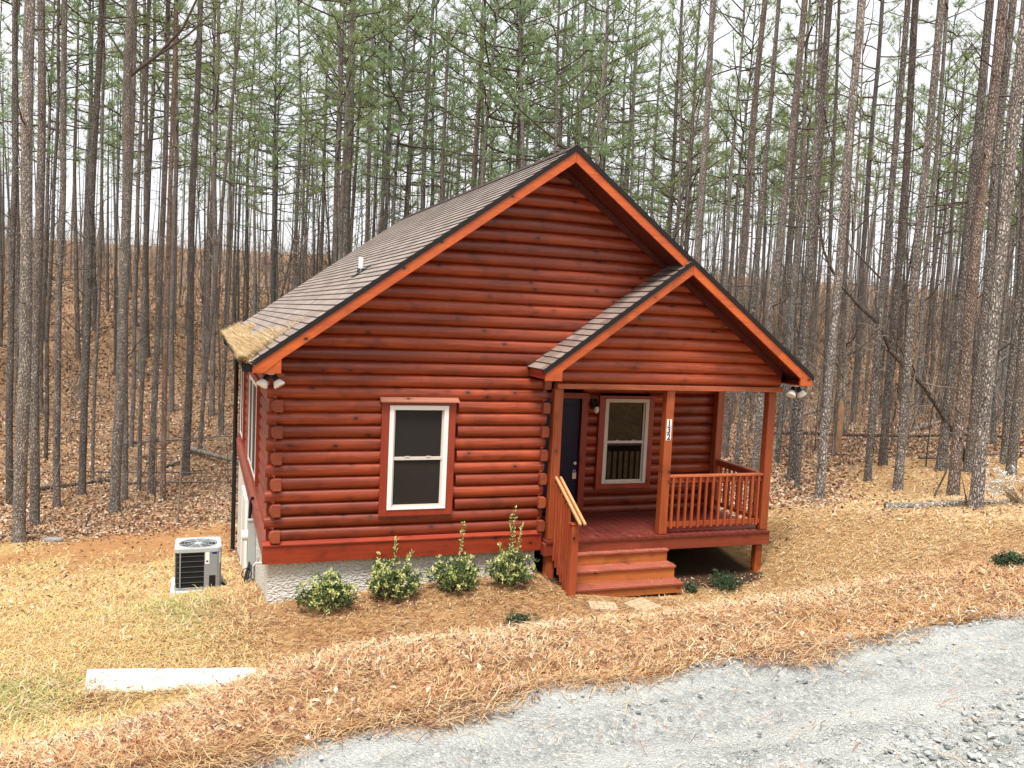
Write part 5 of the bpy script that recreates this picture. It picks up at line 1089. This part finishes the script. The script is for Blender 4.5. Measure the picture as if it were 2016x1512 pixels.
def far_woods(n):
    V = []; F = []; T = []; nv = 0
    a = np.radians(rng.uniform(-29, 55, n)); d = 62 + 90*rng.random(n)**.8; X = CX + d*np.sin(a); Y = CY + d*np.cos(a); Z = terrain(X, Y); H = rng.uniform(13, 24, n); r0 = rng.uniform(.06, .13, n); lx = rng.normal(0, .03, n); ly = rng.normal(0, .03, n)
    fr = np.array([-.02, .3, .65, 1.0]); k = np.arange(5)*2*PI/5
    ring = np.stack([np.cos(k), np.sin(k)], 1)
    cx = X[:, None] + lx[:, None]*H[:, None]*fr + rng.normal(0, .08, (n, 4)); cy = Y[:, None] + ly[:, None]*H[:, None]*fr + rng.normal(0, .08, (n, 4)); R = r0[:, None]*(1-.8*np.maximum(fr, 0))
    P = np.stack([cx[..., None] + R[..., None]*ring[:, 0], cy[..., None] + R[..., None]*ring[:, 1], np.broadcast_to((Z[:, None]+H[:, None]*fr)[..., None], (n, 4, 5))], -1).reshape(-1, 3)
    q = np.array([[i*5+j, i*5+(j+1) % 5, (i+1)*5+(j+1) % 5, (i+1)*5+j] for i in range(3) for j in range(5)]); Fq = (q[None] + (np.arange(n)*20)[:, None, None]).reshape(-1, 4)
    m = rng.integers(6, 42, n); m[rng.random(n) < .45] = 4; idx = np.repeat(np.arange(n), m); f = .55 + .45*rng.random(len(idx)); L = (1.15-f)*3.2*rng.random(len(idx))**.6; az = rng.uniform(0, 2*PI, len(idx))
    C = np.stack([X[idx]+lx[idx]*H[idx]*f+L*np.cos(az), Y[idx]+ly[idx]*H[idx]*f+L*np.sin(az), Z[idx]+H[idx]*f+L*.3], 1); K = 9
    dv = rng.normal(0, 1, (len(idx), K, 3)); dv[..., 2] += .3; dv /= np.linalg.norm(dv, axis=2)[..., None]; sd = np.cross(dv, rng.normal(0, 1, dv.shape)); sd /= np.linalg.norm(sd, axis=2)[..., None]
    B = C[:, None] + rng.normal(0, .12, dv.shape); Tn = np.stack([B-sd*.035, B+sd*.035, B+dv*.5, B+dv*.5+sd*.004], 2).reshape(-1, 3)
    b0 = np.stack([X[idx]+lx[idx]*H[idx]*f, Y[idx]+ly[idx]*H[idx]*f, Z[idx]+H[idx]*f-.2], 1); u = np.array([0, 0, .03]); Bq = np.stack([b0-u, b0+u, C+u*.4, C-u*.4], 1).reshape(-1, 3)
    allV = np.concatenate([P, Tn, Bq]); o1 = len(P); o2 = o1+len(Tn); Ft = o1 + np.arange(len(Tn)).reshape(-1, 4); Fb = o2 + np.arange(len(Bq)).reshape(-1, 4)
    mi = np.r_[np.repeat(np.where(rng.random(n) < .5, 0, 3), 15), np.full(len(Ft), 1), np.full(len(Fb), 2)]; mi[len(Fq):len(Fq)+len(Ft)] = np.repeat(rng.choice([1, 1, 4], len(idx)), K)
    tag(np_mesh('distant_woods', allV, np.concatenate([Fq, Ft, Fb]), [M_bark_far, M_needle, M_twig, plain('far_grey_trunk', (.19, .17, .15), .9, .3, 1.5), M_needle_b], mi), None, None, None, 'stuff')
far_woods(470)

# ------------------------------------------------------------------ light, sky, camera
SUN_EL, SUN_AZ = math.radians(67), math.radians(212)          # azimuth clockwise from +Y: behind the camera, a little to its left
sd = Vector((math.sin(SUN_AZ)*math.cos(SUN_EL), math.cos(SUN_AZ)*math.cos(SUN_EL), math.sin(SUN_EL)))
sl = bpy.data.lights.new('sun', 'SUN'); sl.energy = 3.0; sl.angle = math.radians(20); sl.color = (1, .96, .9)
so = bpy.data.objects.new('sun', sl); COL.objects.link(so); so.rotation_euler = sd.to_track_quat('Z', 'Y').to_euler()
w = bpy.data.worlds.new('World'); SC.world = w; w.use_nodes = True; nt = w.node_tree; bg = nt.nodes['Background']; bg.inputs[1].default_value = .1
sky = nt.nodes.new('ShaderNodeTexSky'); sky.sky_type = 'NISHITA'; sky.sun_disc = False; sky.sun_elevation = SUN_EL; sky.sun_rotation = SUN_AZ; sky.dust_density = 3; sky.air_density = 1.0
tc = nt.nodes.new('ShaderNodeTexCoord'); no = nt.nodes.new('ShaderNodeTexNoise'); no.inputs['Scale'].default_value = 2.2; no.inputs['Detail'].default_value = 5; nt.links.new(tc.outputs['Generated'], no.inputs['Vector'])
cr = nt.nodes.new('ShaderNodeValToRGB'); cr.color_ramp.elements[0].position = .3; cr.color_ramp.elements[0].color = (.50,.505,.51, 1); cr.color_ramp.elements[1].position = .7; cr.color_ramp.elements[1].color = (.62,.622,.625, 1); nt.links.new(no.outputs['Fac'], cr.inputs[0])
sc_ = nt.nodes.new('ShaderNodeVectorMath'); sc_.operation = 'SCALE'; sc_.inputs[3].default_value = 10; nt.links.new(cr.outputs[0], sc_.inputs[0])
mx = nt.nodes.new('ShaderNodeMix'); mx.data_type = 'RGBA'; mx.inputs[0].default_value = .9; nt.links.new(sky.outputs[0], mx.inputs[6]); nt.links.new(sc_.outputs[0], mx.inputs[7]); nt.links.new(mx.outputs[2], bg.inputs[0])
cam = bpy.data.cameras.new('camera'); co = bpy.data.objects.new('camera', cam); COL.objects.link(co); SC.camera = co
cam.sensor_fit = 'HORIZONTAL'; cam.sensor_width = 36; cam.lens = 1685.996/2016*36; cam.clip_start = .05; cam.clip_end = 1500
rt = Vector((.93948275, -.33942796, .04648455)); up = Vector((-.01704139, .08921575, .99586653)); fw = Vector((.3421721, .93639159, -.07803233))
co.matrix_world = Matrix(((rt.x, up.x, -fw.x, -.83768823), (rt.y, up.y, -fw.y, -11.30852228), (rt.z, up.z, -fw.z, 3.34321258), (0, 0, 0, 1)))
SC.view_settings.view_transform = 'Standard'; SC.view_settings.look = 'None'; SC.view_settings.exposure = 1.12; SC.view_settings.gamma = 1
SC.cycles.max_bounces = 6; SC.cycles.diffuse_bounces = 3; SC.cycles.use_denoising = True
